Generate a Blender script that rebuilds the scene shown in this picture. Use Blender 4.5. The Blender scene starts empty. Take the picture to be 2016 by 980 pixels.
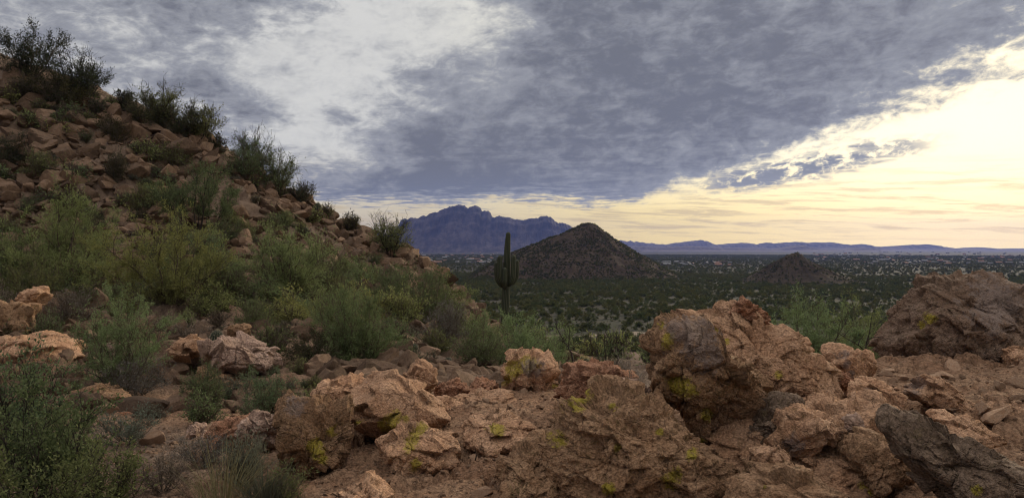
import bpy, bmesh, math, random
import numpy as np
R = math.radians
scene = bpy.context.scene
COL = scene.collection
RNG = np.random.default_rng(7)

# ------------------------------------------------------------------ camera, sky, sun, exposure
F = 1456.0            # focal length in photo pixels (photo 2016 wide)
EYE = 25.0            # eye height above the flat desert floor (which is z = 0)
cam_d = bpy.data.cameras.new("camera")
cam_d.sensor_fit = 'HORIZONTAL'; cam_d.sensor_width = 36.0
cam_d.lens = F * 36.0 / 2016.0
cam_d.clip_start = 0.05; cam_d.clip_end = 60000
cam = bpy.data.objects.new("camera", cam_d); COL.objects.link(cam)
cam.location = (0, 0, EYE); cam.rotation_euler = (R(90), 0, 0)
scene.camera = cam
scene.view_settings.view_transform = 'Standard'
scene.view_settings.look = 'None'
scene.view_settings.exposure = 0.0
scene.view_settings.gamma = 1.0
scene.view_settings.use_curve_mapping = False
scene.render.engine = 'CYCLES'
cy = scene.cycles
cy.max_bounces = 4; cy.diffuse_bounces = 3; cy.glossy_bounces = 1; cy.transmission_bounces = 2
cy.volume_bounces = 0; cy.transparent_max_bounces = 4
cy.use_denoising = True
cy.filter_width = 1.1
cy.sample_clamp_indirect = 4.0
SUN_AZ, SUN_EL = 33.0, 10.0          # degrees right of straight ahead, above the horizon


class NT:
    """tiny expression helper over a node tree"""
    def __init__(self, tree):
        self.t = tree; tree.nodes.clear()
    def n(self, kind, **kw):
        nd = self.t.nodes.new(kind)
        for k, v in kw.items(): setattr(nd, k, v)
        return nd
    def put(self, sock, v):
        if v is None: return
        if isinstance(v, bpy.types.NodeSocket): self.t.links.new(v, sock)
        elif isinstance(v, (tuple, list)) and sock.type == 'RGBA' and len(v) == 3: sock.default_value = (*v, 1)
        else: sock.default_value = v
    def m(self, op, a, b=None, c=None, clamp=False):
        nd = self.n('ShaderNodeMath', operation=op, use_clamp=clamp)
        for i, v in enumerate((a, b, c)): self.put(nd.inputs[i], v)
        return nd.outputs[0]
    def add(self, a, b): return self.m('ADD', a, b)
    def sub(self, a, b): return self.m('SUBTRACT', a, b)
    def mul(self, a, b): return self.m('MULTIPLY', a, b)
    def vec(self, x, y, z):
        nd = self.n('ShaderNodeCombineXYZ')
        for i, v in enumerate((x, y, z)): self.put(nd.inputs[i], v)
        return nd.outputs[0]
    def vm(self, op, a, b=None, s=None):
        nd = self.n('ShaderNodeVectorMath', operation=op)
        self.put(nd.inputs[0], a)
        if b is not None: self.put(nd.inputs[1], b)
        if s is not None: self.put(nd.inputs['Scale'], s)
        return nd.outputs['Value'] if op in ('DOT_PRODUCT', 'LENGTH', 'DISTANCE') else nd.outputs[0]
    def sstep(self, lo, hi, x):
        nd = self.n('ShaderNodeMapRange', interpolation_type='SMOOTHSTEP', clamp=True)
        self.put(nd.inputs[0], x); self.put(nd.inputs[1], lo); self.put(nd.inputs[2], hi)
        return nd.outputs[0]
    def lin(self, lo, hi, a, b, x):
        nd = self.n('ShaderNodeMapRange', clamp=True)
        self.put(nd.inputs[0], x)
        for i, v in enumerate((lo, hi, a, b)): self.put(nd.inputs[i + 1], v)
        return nd.outputs[0]
    def mix(self, f, a, b, mode='MIX'):
        nd = self.n('ShaderNodeMix', data_type='RGBA', blend_type=mode, clamp_factor=True)
        self.put(nd.inputs[0], f); self.put(nd.inputs[6], a); self.put(nd.inputs[7], b)
        return nd.outputs[2]
    def noise(self, v, scale, detail=4, rough=0.55, dist=0.0, lac=2.0, color=False):
        nd = self.n('ShaderNodeTexNoise')
        if v is not None: self.put(nd.inputs['Vector'], v)
        nd.inputs['Scale'].default_value = scale; nd.inputs['Detail'].default_value = detail
        nd.inputs['Roughness'].default_value = rough; nd.inputs['Distortion'].default_value = dist
        nd.inputs['Lacunarity'].default_value = lac
        return nd.outputs['Color' if color else 0]
    def voro(self, v, scale, feature='F1', out='Distance', rnd=1.0):
        nd = self.n('ShaderNodeTexVoronoi', feature=feature)
        if v is not None: self.put(nd.inputs['Vector'], v)
        nd.inputs['Scale'].default_value = scale; nd.inputs['Randomness'].default_value = rnd
        return nd.outputs[out]


world = bpy.data.worlds.new("World"); scene.world = world; world.use_nodes = True
W = NT(world.node_tree)
tc = W.n('ShaderNodeTexCoord'); D = tc.outputs['Generated']
sp = W.n('ShaderNodeSeparateXYZ'); W.put(sp.inputs[0], D)
dx, dy, dz = sp.outputs
DEG = 57.29578
az = W.mul(W.m('ARCTAN2', dx, dy), DEG)          # 0 ahead (+Y), + to the right
el = W.mul(W.m('ARCSINE', dz), DEG)
zc = W.m('MAXIMUM', dz, 0.018)
u = W.m('DIVIDE', dx, zc); v = W.m('DIVIDE', dy, zc)   # position on the flat cloud layer
PL = W.vec(u, W.mul(v, 0.75), 0.0)
warp = W.noise(PL, 0.55, 5, 0.6)
warpc = W.sub(warp, 0.5)
lump = W.noise(W.vec(W.mul(u, 1.0), W.mul(v, 0.8), 3.1), 2.1, 7, 0.62, 0.3)
lumpc = W.sub(lump, 0.5)
fine = W.noise(W.vec(W.mul(u, 1.0), W.mul(v, 0.6), 8.1), 6.5, 6, 0.65)
puff = W.noise(W.vec(W.mul(az, 0.42), W.mul(el, 0.75), 4.4), 1.0, 6, 0.62, 0.5)     # small billows, even in angle
puffc = W.sub(puff, 0.5)
puff2 = W.noise(W.vec(W.mul(az, 1.05), W.add(W.mul(el, 1.9), W.mul(az, -0.25)), 9.4), 1.0, 5, 0.6, 0.35)
puff2c = W.sub(puff2, 0.5)
AN = W.noise(W.vec(W.mul(az, 0.05), W.mul(el, 0.11), 1.7), 1.0, 6, 0.6)   # gentle angular billows
anc = W.sub(AN, 0.5)

def blob(a0, e0, ra, re, slope=0.0, w=1.0):
    """soft elliptical patch of sky, ragged by the billows"""
    a = W.sub(az, a0)
    e = W.sub(W.sub(el, e0), W.mul(a, slope))
    a = W.add(W.m('DIVIDE', a, ra), W.mul(anc, 2.2)); e = W.add(W.m('DIVIDE', e, re), W.mul(lumpc, 2.2))
    d = W.m('SQRT', W.add(W.mul(a, a), W.mul(e, e)))
    return W.mul(W.sstep(1.5, 0.25, d), w)

# the thick deck: it ends on a straight front to the right, runs out low over the horizon,
# and is torn open to bright thin cloud ahead and to the left
u_edge = W.add(W.add(2.78, W.mul(warpc, 0.7)), W.add(W.mul(puffc, 0.7), W.mul(puff2c, 0.6)))
edge = W.sstep(-0.60, 0.75, W.sub(u_edge, u))
low = W.sstep(-1.0, 1.3, W.add(W.sub(el, 3.5), W.add(W.mul(lumpc, 3.0), W.mul(anc, 3.0))))
T = W.mul(W.mul(edge, low), W.lin(-0.2, 1.5, 0.74, 1.0, W.sub(u_edge, u)))
tongue = blob(20.8, 5.7, 8.0, 1.0, 0.16, 0.64)
left = W.sstep(-2.0, -13.0, W.add(W.add(az, W.mul(anc, 22.0)), W.mul(W.sub(el, 9.0), -0.75)))
thin = W.mul(left, 0.48)
gap = W.m('MAXIMUM', blob(-13.5, 14.0, 8.0, 5.5, 0.0, 0.52), blob(-14.5, 9.0, 5.5, 3.6, -0.25, 0.52))
gap = W.m('MAXIMUM', gap, blob(-6.0, 17.0, 7.0, 3.2, 0.0, 0.55))
gap = W.mul(gap, W.lin(0.32, 0.68, 0.45, 1.2, W.add(W.mul(puff, 0.5), W.mul(lump, 0.5))))
gap = W.m('MAXIMUM', gap, blob(-2.0, 14.0, 4.0, 3.4, 0.1, 0.30))
dark = W.m('MAXIMUM', blob(-21.5, 16.8, 5.5, 1.9, 0.08, 0.5), blob(-21.3, 11.0, 4.2, 1.4, -0.25, 0.55))
dark = W.m('MAXIMUM', dark, blob(-13.2, 10.0, 1.5, 0.8, -0.2, 0.5))
dark = W.m('MAXIMUM', dark, blob(-9.5, 8.0, 5.0, 1.6, -0.15, 0.28))
dark = W.m('MAXIMUM', dark, blob(-9.0, 5.0, 9.0, 1.5, 0.0, 0.30))
T = W.sub(T, W.mul(thin, edge)); T = W.sub(T, W.mul(gap, edge))
T = W.add(T, W.mul(dark, 0.9))
T = W.mul(T, 0.82)
tex = W.add(W.mul(lumpc, 0.85), W.add(W.mul(W.sub(fine, 0.5), 0.3), W.add(W.mul(anc, 0.8), W.add(W.mul(puffc, 1.3), W.mul(puff2c, 0.6)))))
hi = W.sstep(-3.0, -14.0, W.sub(az, W.mul(W.sub(el, 10.0), 0.4)))        # the thin side is torn into wispier layers
tex = W.mul(W.mul(tex, W.lin(0.0, 1.0, 0.75, 1.05, hi)), W.lin(-0.1, 1.3, 0.55, 1.0, W.sub(u_edge, u)))
# texture shows where the cloud is neither gone nor solid
T = W.add(T, W.mul(tex, W.sstep(0.0, 0.25, T)))
T = W.m('MAXIMUM', T, W.mul(W.mul(edge, W.sstep(4.0, 7.0, el)), W.add(0.10, W.mul(tex, 0.55))))
T = W.m('MAXIMUM', T, W.mul(tongue, W.sstep(0.28, 0.58, W.add(puff2, W.mul(puffc, 0.5)))))
T = W.m('MINIMUM', W.m('MAXIMUM', T, 0.0), 1.12)

sunv = (math.sin(R(SUN_AZ)) * math.cos(R(SUN_EL)), math.cos(R(SUN_AZ)) * math.cos(R(SUN_EL)), math.sin(R(SUN_EL)))
sd = W.m('MAXIMUM', W.vm('DOT_PRODUCT', D, sunv), 0.0)
near_sun = W.m('POWER', sd, 18.0)
sky = W.n('ShaderNodeTexSky', sky_type='NISHITA', sun_disc=False)
sky.sun_elevation = R(SUN_EL); sky.sun_rotation = R(SUN_AZ)
sky.altitude = 600; sky.air_density = 1.0; sky.dust_density = 2.5; sky.ozone_density = 1.0
# light coming through thin cloud (all values are before the 0.1 background strength)
bright = W.mix(W.sstep(-12.0, 22.0, az), (7.1, 7.0, 6.7), (11.5, 11.0, 8.6))
horizon_col = W.mix(W.sstep(-14.0, 24.0, az), (8.2, 6.9, 4.2), (14.2, 10.1, 1.3))
lowf = W.sstep(8.0, 1.3, el)
bright = W.mix(W.mul(lowf, 0.95), bright, horizon_col)
bright = W.mix(W.mul(near_sun, 0.75), bright, (14.5, 12.8, 8.6))
# long thin streaks of cloud low in the clear part
st = W.noise(W.vec(W.mul(az, 0.17), W.add(W.mul(el, 2.6), W.mul(az, 0.10)), 5.0), 1.0, 6, 0.66, 0.5)
st = W.mul(W.sstep(0.46, 0.64, st), W.mul(W.sstep(7.0, 3.6, el), W.sstep(0.1, 1.6, el)))
bright = W.mix(W.mul(st, 0.72), bright, W.mix(lowf, (6.2, 5.5, 4.3), (7.0, 5.2, 2.2)))
bright = W.mix(0.06, bright, sky.outputs[0])
shade = W.mix(W.sstep(7.0, 3.0, el), (1.68, 1.76, 2.06), (1.95, 2.14, 2.65))
shade = W.mix(W.sstep(10.0, 34.0, az), shade, (1.85, 1.88, 2.15))
shade = W.mix(W.mul(W.sstep(6.5, 3.2, el), W.sstep(2.0, 16.0, az)), shade, (2.5, 2.45, 2.45))
mid = (3.3, 3.4, 3.7)
c1 = W.mix(W.sstep(0.0, 0.55, T), bright, mid)
ccol = W.mix(W.sstep(0.42, 1.0, T), c1, shade)
# unseen sky high overhead, brightened beyond the visible deck to light the land
up = W.sstep(22.0, 50.0, el)
ccol = W.mix(W.mul(up, 0.85), ccol, (12.4, 11.7, 10.8))
bg = W.n('ShaderNodeBackground'); W.put(bg.inputs[0], ccol); bg.inputs[1].default_value = 0.1
wo = W.n('ShaderNodeOutputWorld'); W.put(wo.inputs[0], bg.outputs[0])
world.cycles.sampling_method = 'MANUAL'; world.cycles.sample_map_resolution = 512

sun_d = bpy.data.lights.new("sun", 'SUN'); sun_d.energy = 2.5; sun_d.angle = R(16); sun_d.color = (1.0, 0.86, 0.62)
sun = bpy.data.objects.new("sun", sun_d); COL.objects.link(sun)
sun.rotation_euler = (R(90 - SUN_EL - 6), 0, R(-SUN_AZ) + math.pi)
sun.location = (0, 0, 80)
from mathutils import Vector
sun.rotation_euler = (-Vector((sunv[0], sunv[1], sunv[2] + 0.12))).to_track_quat('-Z', 'Y').to_euler()

# ------------------------------------------------------------------ helpers
def P(px, py, Y):
    """world point seen at photo pixel (px, py) at distance Y ahead"""
    return np.array(((px - 1008) / F * Y, Y, EYE - (py - 490) / F * Y))

def tag(o, label=None, cat=None, group=None, kind=None):
    if label: o['label'] = label
    if cat: o['category'] = cat
    if group: o['group'] = group
    if kind: o['kind'] = kind
    return o

def new_mesh(name, verts, faces, smooth=True, attrs=None):
    """verts (N,3), faces: (M,k) int array or list of such arrays"""
    me = bpy.data.meshes.new(name)
    V = np.ascontiguousarray(verts, dtype=np.float32)
    fl = faces if isinstance(faces, list) else [faces]
    fl = [np.asarray(f, dtype=np.int32) for f in fl if len(f)]
    tot = np.concatenate([np.full(len(f), f.shape[1], dtype=np.int32) for f in fl])
    idx = np.concatenate([f.ravel() for f in fl])
    me.vertices.add(len(V)); me.vertices.foreach_set('co', V.ravel())
    me.loops.add(len(idx)); me.loops.foreach_set('vertex_index', idx)
    me.polygons.add(len(tot))
    st = np.zeros(len(tot), dtype=np.int32); st[1:] = np.cumsum(tot)[:-1]
    me.polygons.foreach_set('loop_start', st); me.polygons.foreach_set('loop_total', tot)
    me.polygons.foreach_set('use_smooth', np.full(len(tot), bool(smooth)))
    for k, val in (attrs or {}).items():
        a = me.attributes.new(k, 'FLOAT', 'POINT'); a.data.foreach_set('value', np.asarray(val, dtype=np.float32))
    me.update(calc_edges=True); me.validate()
    return me

def link(name, me, mat=None, parent=None, loc=None, rotz=0.0):
    o = bpy.data.objects.new(name, me); COL.objects.link(o)
    if mat is not None and me is not None and not me.materials: me.materials.append(mat)
    if parent is not None: o.parent = parent
    if loc is not None: o.location = loc
    if rotz: o.rotation_euler[2] = rotz
    return o

def empty(name, loc, rotz=0.0):
    o = bpy.data.objects.new(name, None); COL.objects.link(o)
    o.location = loc; o.rotation_euler[2] = rotz; o.empty_display_size = 0.2
    return o

def copy_tree(root, loc, rotz, scale, label=None, group=None):
    c = root.copy(); COL.objects.link(c); c.location = loc; c.rotation_euler = (0, 0, rotz); c.scale = scale
    if label: c['label'] = label
    if group: c['group'] = group
    for ch in list(root.children):
        d = ch.copy(); COL.objects.link(d); d.parent = c
    return c

# --- numpy noise
_perm = np.random.default_rng(3).permutation(256).astype(np.int64); _perm = np.concatenate([_perm, _perm, _perm])
_g = np.random.default_rng(5).normal(size=(256, 3)); _g /= np.linalg.norm(_g, axis=1, keepdims=True)
def perlin(p):
    p = np.asarray(p, dtype=np.float64); i = np.floor(p).astype(np.int64); f = p - i
    w = f * f * f * (f * (f * 6 - 15) + 10)
    i &= 255
    res = 0
    for a in (0, 1):
        for b in (0, 1):
            for c in (0, 1):
                h = _perm[_perm[_perm[i[:, 0] + a] + i[:, 1] + b] + i[:, 2] + c]
                g = _g[h]
                dot = g[:, 0] * (f[:, 0] - a) + g[:, 1] * (f[:, 1] - b) + g[:, 2] * (f[:, 2] - c)
                ww = (w[:, 0] if a else 1 - w[:, 0]) * (w[:, 1] if b else 1 - w[:, 1]) * (w[:, 2] if c else 1 - w[:, 2])
                res = res + ww * dot
    return res * 1.5
def fbm(p, octs=5, gain=0.5, lac=2.03, ridged=False):
    a, s, out = 1.0, 0.0, 0.0
    q = np.array(p, dtype=np.float64)
    for _ in range(octs):
        n = perlin(q)
        if ridged: n = 1 - 2 * np.abs(n)
        out = out + a * n; s += a; a *= gain; q = q * lac + 17.3
    return out / s
def _h(i, j, k, s):
    return (np.sin(i * 127.1 + j * 311.7 + k * 74.7 + s * 19.19) * 43758.5453) % 1.0
def worley(p, seed=0):
    """F1, F2, a random number of the nearest cell, offset to its centre"""
    p = np.asarray(p, dtype=np.float64); i = np.floor(p)
    f1 = np.full(len(p), 9.0); f2 = np.full(len(p), 9.0); cr = np.zeros(len(p)); off = np.zeros_like(p)
    for a in (-1, 0, 1):
        for b in (-1, 0, 1):
            for c in (-1, 0, 1):
                q = i + (a, b, c)
                pt = q + np.stack([_h(q[:, 0], q[:, 1], q[:, 2], seed + t) for t in (1, 2, 3)], 1)
                dv = pt - p; d = np.sqrt((dv ** 2).sum(1))
                near = d < f1
                f2 = np.where(near, f1, np.minimum(f2, d))
                f1 = np.where(near, d, f1)
                off[near] = dv[near]
                cr = np.where(near, _h(q[:, 0], q[:, 1], q[:, 2], seed + 9), cr)
    return f1, f2, cr, off
def worley2(x, y, seed=0):
    i = np.floor(x); j = np.floor(y)
    f1 = np.full(x.shape, 9.0); f2 = f1.copy(); cr = np.zeros(x.shape); ox = cr.copy(); oy = cr.copy()
    for a in (-1, 0, 1):
        for b in (-1, 0, 1):
            qi, qj = i + a, j + b
            ex = qi + _h(qi, qj, 0, seed + 1) - x; ey = qj + _h(qi, qj, 0, seed + 2) - y
            d = np.hypot(ex, ey); near = d < f1
            f2 = np.where(near, f1, np.minimum(f2, d)); f1 = np.where(near, d, f1)
            ox = np.where(near, ex, ox); oy = np.where(near, ey, oy)
            cr = np.where(near, _h(qi, qj, 0, seed + 9), cr)
    return f1, f2, cr, ox, oy
def sst(a, b, x):
    t = np.clip((x - a) / (b - a), 0, 1); return t * t * (3 - 2 * t)

# --- materials
def new_mat(name):
    m = bpy.data.materials.new(name); m.use_nodes = True
    return m, NT(m.node_tree)
def finish(T_, col, rough=0.9, normal=None, spec=0.2):
    b = T_.n('ShaderNodeBsdfPrincipled'); T_.put(b.inputs['Base Color'], col); T_.put(b.inputs['Roughness'], rough)
    b.inputs['Specular IOR Level'].default_value = spec
    if normal is not None: T_.put(b.inputs['Normal'], normal)
    o = T_.n('ShaderNodeOutputMaterial'); T_.put(o.inputs[0], b.outputs[0])
    return b
def bump(T_, h, dist, strength=1.0, normal=None):
    b = T_.n('ShaderNodeBump'); T_.put(b.inputs['Height'], h); b.inputs['Distance'].default_value = dist
    b.inputs['Strength'].default_value = strength
    if normal is not None: T_.put(b.inputs['Normal'], normal)
    return b.outputs[0]
def attr(T_, name):
    a = T_.n('ShaderNodeAttribute'); a.attribute_name = name; return a.outputs['Fac']

def rock_mat(name, a, b, c, grain=1.0, world_co=False, lichen=False, rnd=0.25, crack=0.6, bumpd=None, hill=None):
    m, t = new_mat(name)
    tcn = t.n('ShaderNodeTexCoord')
    if world_co: co = t.n('ShaderNodeNewGeometry').outputs['Position']
    else: co = tcn.outputs['Object']
    oi = t.n('ShaderNodeObjectInfo')
    co = t.vm('ADD', co, t.vec(t.mul(oi.outputs['Random'], 37.0), 0.0, 0.0))
    n1 = t.noise(co, 2.2 * grain, 7, 0.62, 0.4); n2 = t.noise(co, 9.0 * grain, 6, 0.65); n3 = t.noise(co, 26.0 * grain, 5, 0.75)
    col = t.mix(t.sstep(0.36, 0.62, n1), a, b)
    col = t.mix(t.mul(t.sstep(0.48, 0.68, n2), 0.8), col, c)
    if hill: col = t.mix(attr(t, 'hill'), col, t.mix(t.sstep(0.36, 0.62, n1), *hill))
    sp_ = t.lin(0.3, 0.7, 0.36, 1.6, n3)
    col = t.mix(1.0, col, t.vec(sp_, sp_, sp_), 'MULTIPLY')
    g = t.lin(0, 1, 1 - rnd, 1 + rnd, oi.outputs['Random'])
    col = t.mix(1.0, col, t.vec(g, g, g), 'MULTIPLY')
    dco = t.vm('ADD', co, t.vm('SCALE', t.noise(co, 3.5 * grain, 4, 0.6, color=True), s=0.28 / grain))
    vc = t.voro(dco, 3.0 * grain, 'DISTANCE_TO_EDGE')
    ck = t.sstep(0.03, 0.0, vc)
    ck = t.mul(ck, t.sstep(0.45, 0.6, n1))
    vs = t.voro(dco, 26.0 * grain, 'F1')
    if lichen:
        la = attr(t, 'lichen'); ln = t.noise(co, 34.0, 5, 0.75)
        lm = t.sstep(0.40, 0.82, t.add(t.mul(la, 0.75), t.add(t.mul(t.sub(ln, 0.5), 1.2), t.mul(t.sub(n3, 0.5), 0.9))))
        col = t.mix(t.mul(lm, 0.85), col, t.mix(n3, (0.25, 0.20, 0.020), (0.48, 0.40, 0.05)))
        ol = t.mul(t.sstep(0.50, 0.68, n2), t.sstep(0.42, 0.62, t.noise(co, 4.0, 4, 0.6)))
        col = t.mix(t.mul(ol, 0.38), col, (0.17, 0.125, 0.05))
        va = attr(t, 'varnish')
        vm_ = t.sstep(0.30, 0.75, t.add(t.mul(va, 0.75), t.mul(t.sub(n2, 0.5), 1.9)))
        col = t.mix(t.mul(vm_, 0.8), col, t.mix(n3, (0.19, 0.138, 0.118), (0.33, 0.255, 0.225)))
    col = t.mix(t.mul(ck, crack * 0.35), col, (0.06, 0.04, 0.03))
    hgt = t.add(t.mul(n2, 0.7), t.add(t.mul(n3, 0.75), t.mul(vs, -0.45)))
    hgt = t.sub(hgt, t.mul(ck, crack))
    nrm = bump(t, hgt, bumpd or 0.066 / grain, 1.0)
    finish(t, col, 0.93, nrm, 0.15)
    return m

def leaf_mat(name, a, b, rnd=0.2, trans=0.3):
    m, t = new_mat(name)
    ge = t.n('ShaderNodeNewGeometry'); oi = t.n('ShaderNodeObjectInfo')
    col = t.mix(ge.outputs['Random Per Island'], a, b)
    g = t.lin(0, 1, 1 - rnd, 1 + rnd, oi.outputs['Random'])
    r2 = t.m('FRACT', t.mul(oi.outputs['Random'], 7.31))
    col = t.mix(1.0, col, t.vec(t.mul(g, t.lin(0, 1, 0.88, 1.15, r2)), g, t.mul(g, t.lin(0, 1, 1.1, 0.85, r2))), 'MULTIPLY')
    d = t.n('ShaderNodeBsdfDiffuse'); t.put(d.inputs[0], col)
    tr = t.n('ShaderNodeBsdfTranslucent'); t.put(tr.inputs[0], col)
    mx = t.n('ShaderNodeMixShader'); mx.inputs[0].default_value = trans
    t.put(mx.inputs[1], d.outputs[0]); t.put(mx.inputs[2], tr.outputs[0])
    o = t.n('ShaderNodeOutputMaterial'); t.put(o.inputs[0], mx.outputs[0])
    return m

def flat_mat(name, a, b=None, scale=8.0, rough=0.9):
    m, t = new_mat(name)
    co = t.n('ShaderNodeTexCoord').outputs['Object']
    n = t.noise(co, scale, 5, 0.6)
    col = t.mix(t.sstep(0.35, 0.65, n), a, b or tuple(0.7 * x for x in a))
    finish(t, col, rough, bump(t, n, 0.01, 0.5), 0.2)
    return m
# ------------------------------------------------------------------ the far setting
mg, t = new_mat("desert_floor")
pos = t.n('ShaderNodeNewGeometry').outputs['Position']
nA = t.noise(pos, 0.012, 5, 0.6); nB = t.noise(pos, 0.16, 5, 0.65); nC = t.noise(pos, 1.3, 4, 0.65); nD = t.noise(pos, 0.0011, 4, 0.6)
soil = t.mix(nC, (0.04679, 0.03743, 0.02753), (0.1045, 0.08148, 0.06165))
scrubc = t.mix(nC, (0.0182, 0.0203, 0.0133), (0.0364, 0.0385, 0.0252))
cov = t.sstep(0.36, 0.54, t.add(nB, t.add(t.mul(t.sub(nA, 0.5), 0.5), t.mul(t.sub(nD, 0.5), 0.2))))
cov = t.add(t.mul(cov, 0.62), 0.33)
sepp = t.n('ShaderNodeSeparateXYZ'); t.put(sepp.inputs[0], pos)
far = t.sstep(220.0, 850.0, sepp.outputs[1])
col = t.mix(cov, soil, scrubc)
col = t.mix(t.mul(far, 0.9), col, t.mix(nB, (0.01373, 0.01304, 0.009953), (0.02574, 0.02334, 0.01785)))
finish(t, col, 0.95, None, 0.1)
S = 11300.0
n = 60
gx = np.sinh(np.linspace(-5, 5, n)) / math.sinh(5) * S
X, Y = np.meshgrid(gx, gx, indexing='ij')
def grid_faces(nx, ny):
    i = np.arange((nx - 1) * (ny - 1)); r = i // (ny - 1); c = i % (ny - 1); a = r * ny + c
    return np.stack([a, a + ny, a + ny + 1, a + 1], 1)
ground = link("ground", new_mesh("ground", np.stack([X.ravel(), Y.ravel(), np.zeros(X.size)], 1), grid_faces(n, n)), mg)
tag(ground, "flat desert floor spotted with dark scrub", kind='structure')

# haze: one box of even pale air round everything
def boxmesh(name, lo, hi):
    x0, y0, z0 = lo; x1, y1, z1 = hi
    v = [(x0, y0, z0), (x1, y0, z0), (x1, y1, z0), (x0, y1, z0), (x0, y0, z1), (x1, y0, z1), (x1, y1, z1), (x0, y1, z1)]
    f = [(0, 3, 2, 1), (4, 5, 6, 7), (0, 1, 5, 4), (1, 2, 6, 5), (2, 3, 7, 6), (3, 0, 4, 7)]
    return new_mesh(name, np.array(v, float), np.array(f), smooth=False)
mh = bpy.data.materials.new("haze_air"); mh.use_nodes = True; t = NT(mh.node_tree)
pv = t.n('ShaderNodeVolumePrincipled'); pv.inputs['Color'].default_value = (0.17, 0.26, 0.78, 1); pv.inputs['Density'].default_value = 0.000052
pv.inputs['Anisotropy'].default_value = 0.4
o_ = t.n('ShaderNodeOutputMaterial'); t.put(o_.inputs['Volume'], pv.outputs[0])
haze = link("haze", boxmesh("haze", (-11500, -11500, -8.0), (11500, 11500, 420.0)), mh)
tag(haze, "thin blue air that fades the far mountains", kind='stuff')

def mount_mat(name, a, b, c, sc=1.0):
    m, t = new_mat(name)
    pos = t.n('ShaderNodeNewGeometry').outputs['Position']
    sep = t.n('ShaderNodeSeparateXYZ'); t.put(sep.inputs[0], pos)
    nv = t.noise(t.vec(t.mul(sep.outputs[0], 0.011 * sc), t.mul(sep.outputs[1], 0.004 * sc), t.mul(sep.outputs[2], 0.0035 * sc)), 1.0, 6, 0.65)
    ns = t.noise(pos, 0.03 * sc, 6, 0.65)
    col = t.mix(t.sstep(0.36, 0.64, nv), a, b)
    col = t.mix(t.mul(t.sstep(0.45, 0.62, ns), 0.65), col, c)
    finish(t, col, 0.95, bump(t, t.add(nv, t.mul(ns, 0.5)), 12.0 / sc, 0.8), 0.1)
    return m
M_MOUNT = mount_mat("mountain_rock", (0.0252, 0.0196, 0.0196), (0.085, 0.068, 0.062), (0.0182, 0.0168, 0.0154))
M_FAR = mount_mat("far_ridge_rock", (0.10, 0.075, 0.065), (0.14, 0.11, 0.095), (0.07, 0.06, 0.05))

def ridge(name, label, prof, Y, front, back, mat, seed, nx=420, nt=90, talus=0.42, rough=1.0, gully=1.0, jag=1.0):
    """a mountain range standing at distance Y whose crest follows PROF (photo pixels), with talus foot, cliffs and gullies"""
    pr = np.array(prof, float)
    pxs = np.linspace(pr[0, 0], pr[-1, 0], nx)
    xs = (pxs - 1008) / F * Y
    crest = np.interp(pxs, pr[:, 0], pr[:, 1]); crest = crest + 1.7 * jag * fbm(np.stack([pxs * .16, np.full(nx, seed), np.zeros(nx)], 1), 4, .6) * sst(490, 484, crest)
    hc = np.maximum(EYE - (crest - 490) / F * Y, 0.0)
    t_ = np.concatenate([np.linspace(-1, 0, int(nt * .7)), np.linspace(0, 1, int(nt * .3) + 1)[1:]])
    TT, XX = np.meshgrid(t_, xs, indexing='ij'); HH = np.broadcast_to(hc, TT.shape)
    sc = 1.0 / (front * 0.10)
    flat = np.stack([XX.ravel() * sc, TT.ravel() * 0.9, np.full(XX.size, seed * 3.7)], 1)
    gul = fbm(flat, 5, 0.55, ridged=True).reshape(TT.shape)
    big = fbm(np.stack([XX.ravel() * sc * .33, TT.ravel() * .5, np.full(XX.size, seed + 50.)], 1), 3).reshape(TT.shape)
    s = 1 + TT                                   # 0 foot .. 1 crest on the front
    sh = np.clip(s + (0.075 * gul * gully + 0.10 * big) * sst(0.05, 0.3, s) * sst(1.0, 0.86, s), 0, 1)
    pz = np.interp(sh, [0, .30, .58, .63, .72, .76, .86, .90, 1.0], [0, talus * .38, talus, talus + .13, talus + .21, .80, .87, .95, 1.0])
    bk = np.interp(TT, [0, .25, 1], [1, .9, 0])
    Z = np.where(TT <= 0, pz, bk) * HH
    small = fbm(np.stack([XX.ravel() * sc * 3, TT.ravel() * 6, np.full(XX.size, seed + 9.)], 1), 4).reshape(TT.shape)
    Z = Z + small * 0.03 * rough * HH * sst(0, .2, s) * np.where(TT < -0.02, 1, 0.35)
    YY = Y + np.where(TT <= 0, TT * front, TT * back)
    # keep the crest on its line of sight as depth changes
    V = np.stack([XX.ravel() * 1.0, YY.ravel(), np.maximum(Z, 0).ravel() - 3.0], 1)
    o = link(name, new_mesh(name, V, grid_faces(len(t_), nx)), mat)
    tag(o, label, kind='structure')
    return o

MT = [(640, 492), (690, 489), (735, 478), (757, 466), (768, 459), (778, 450), (786, 444), (790, 440), (792, 433), (797, 430), (803, 431), (806, 429), (815, 428), (824, 429), (830, 425), (837, 424), (840, 427),
      (848, 419), (856, 417), (862, 417), (868, 413), (878, 409), (888, 406), (898, 403), (908, 402), (916, 405), (922, 409), (927, 406), (934, 404), (942, 405), (947, 410),
      (949, 415), (955, 414), (961, 414), (966, 419), (969, 426), (976, 427), (982, 424), (990, 426), (1001, 427), (1012, 430), (1022, 432), (1031, 433), (1040, 430), (1050, 429),
      (1058, 428), (1066, 425), (1075, 424), (1083, 427), (1090, 431), (1097, 438), (1106, 438), (1115, 440), (1124, 445), (1134, 452), (1160, 466), (1200, 480), (1250, 491)]
ridge("mountain", "big blue flat topped mountain with cliffs", MT, 6000, 900, 900, M_MOUNT, 1.0, nx=900, jag=2.2)
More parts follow.
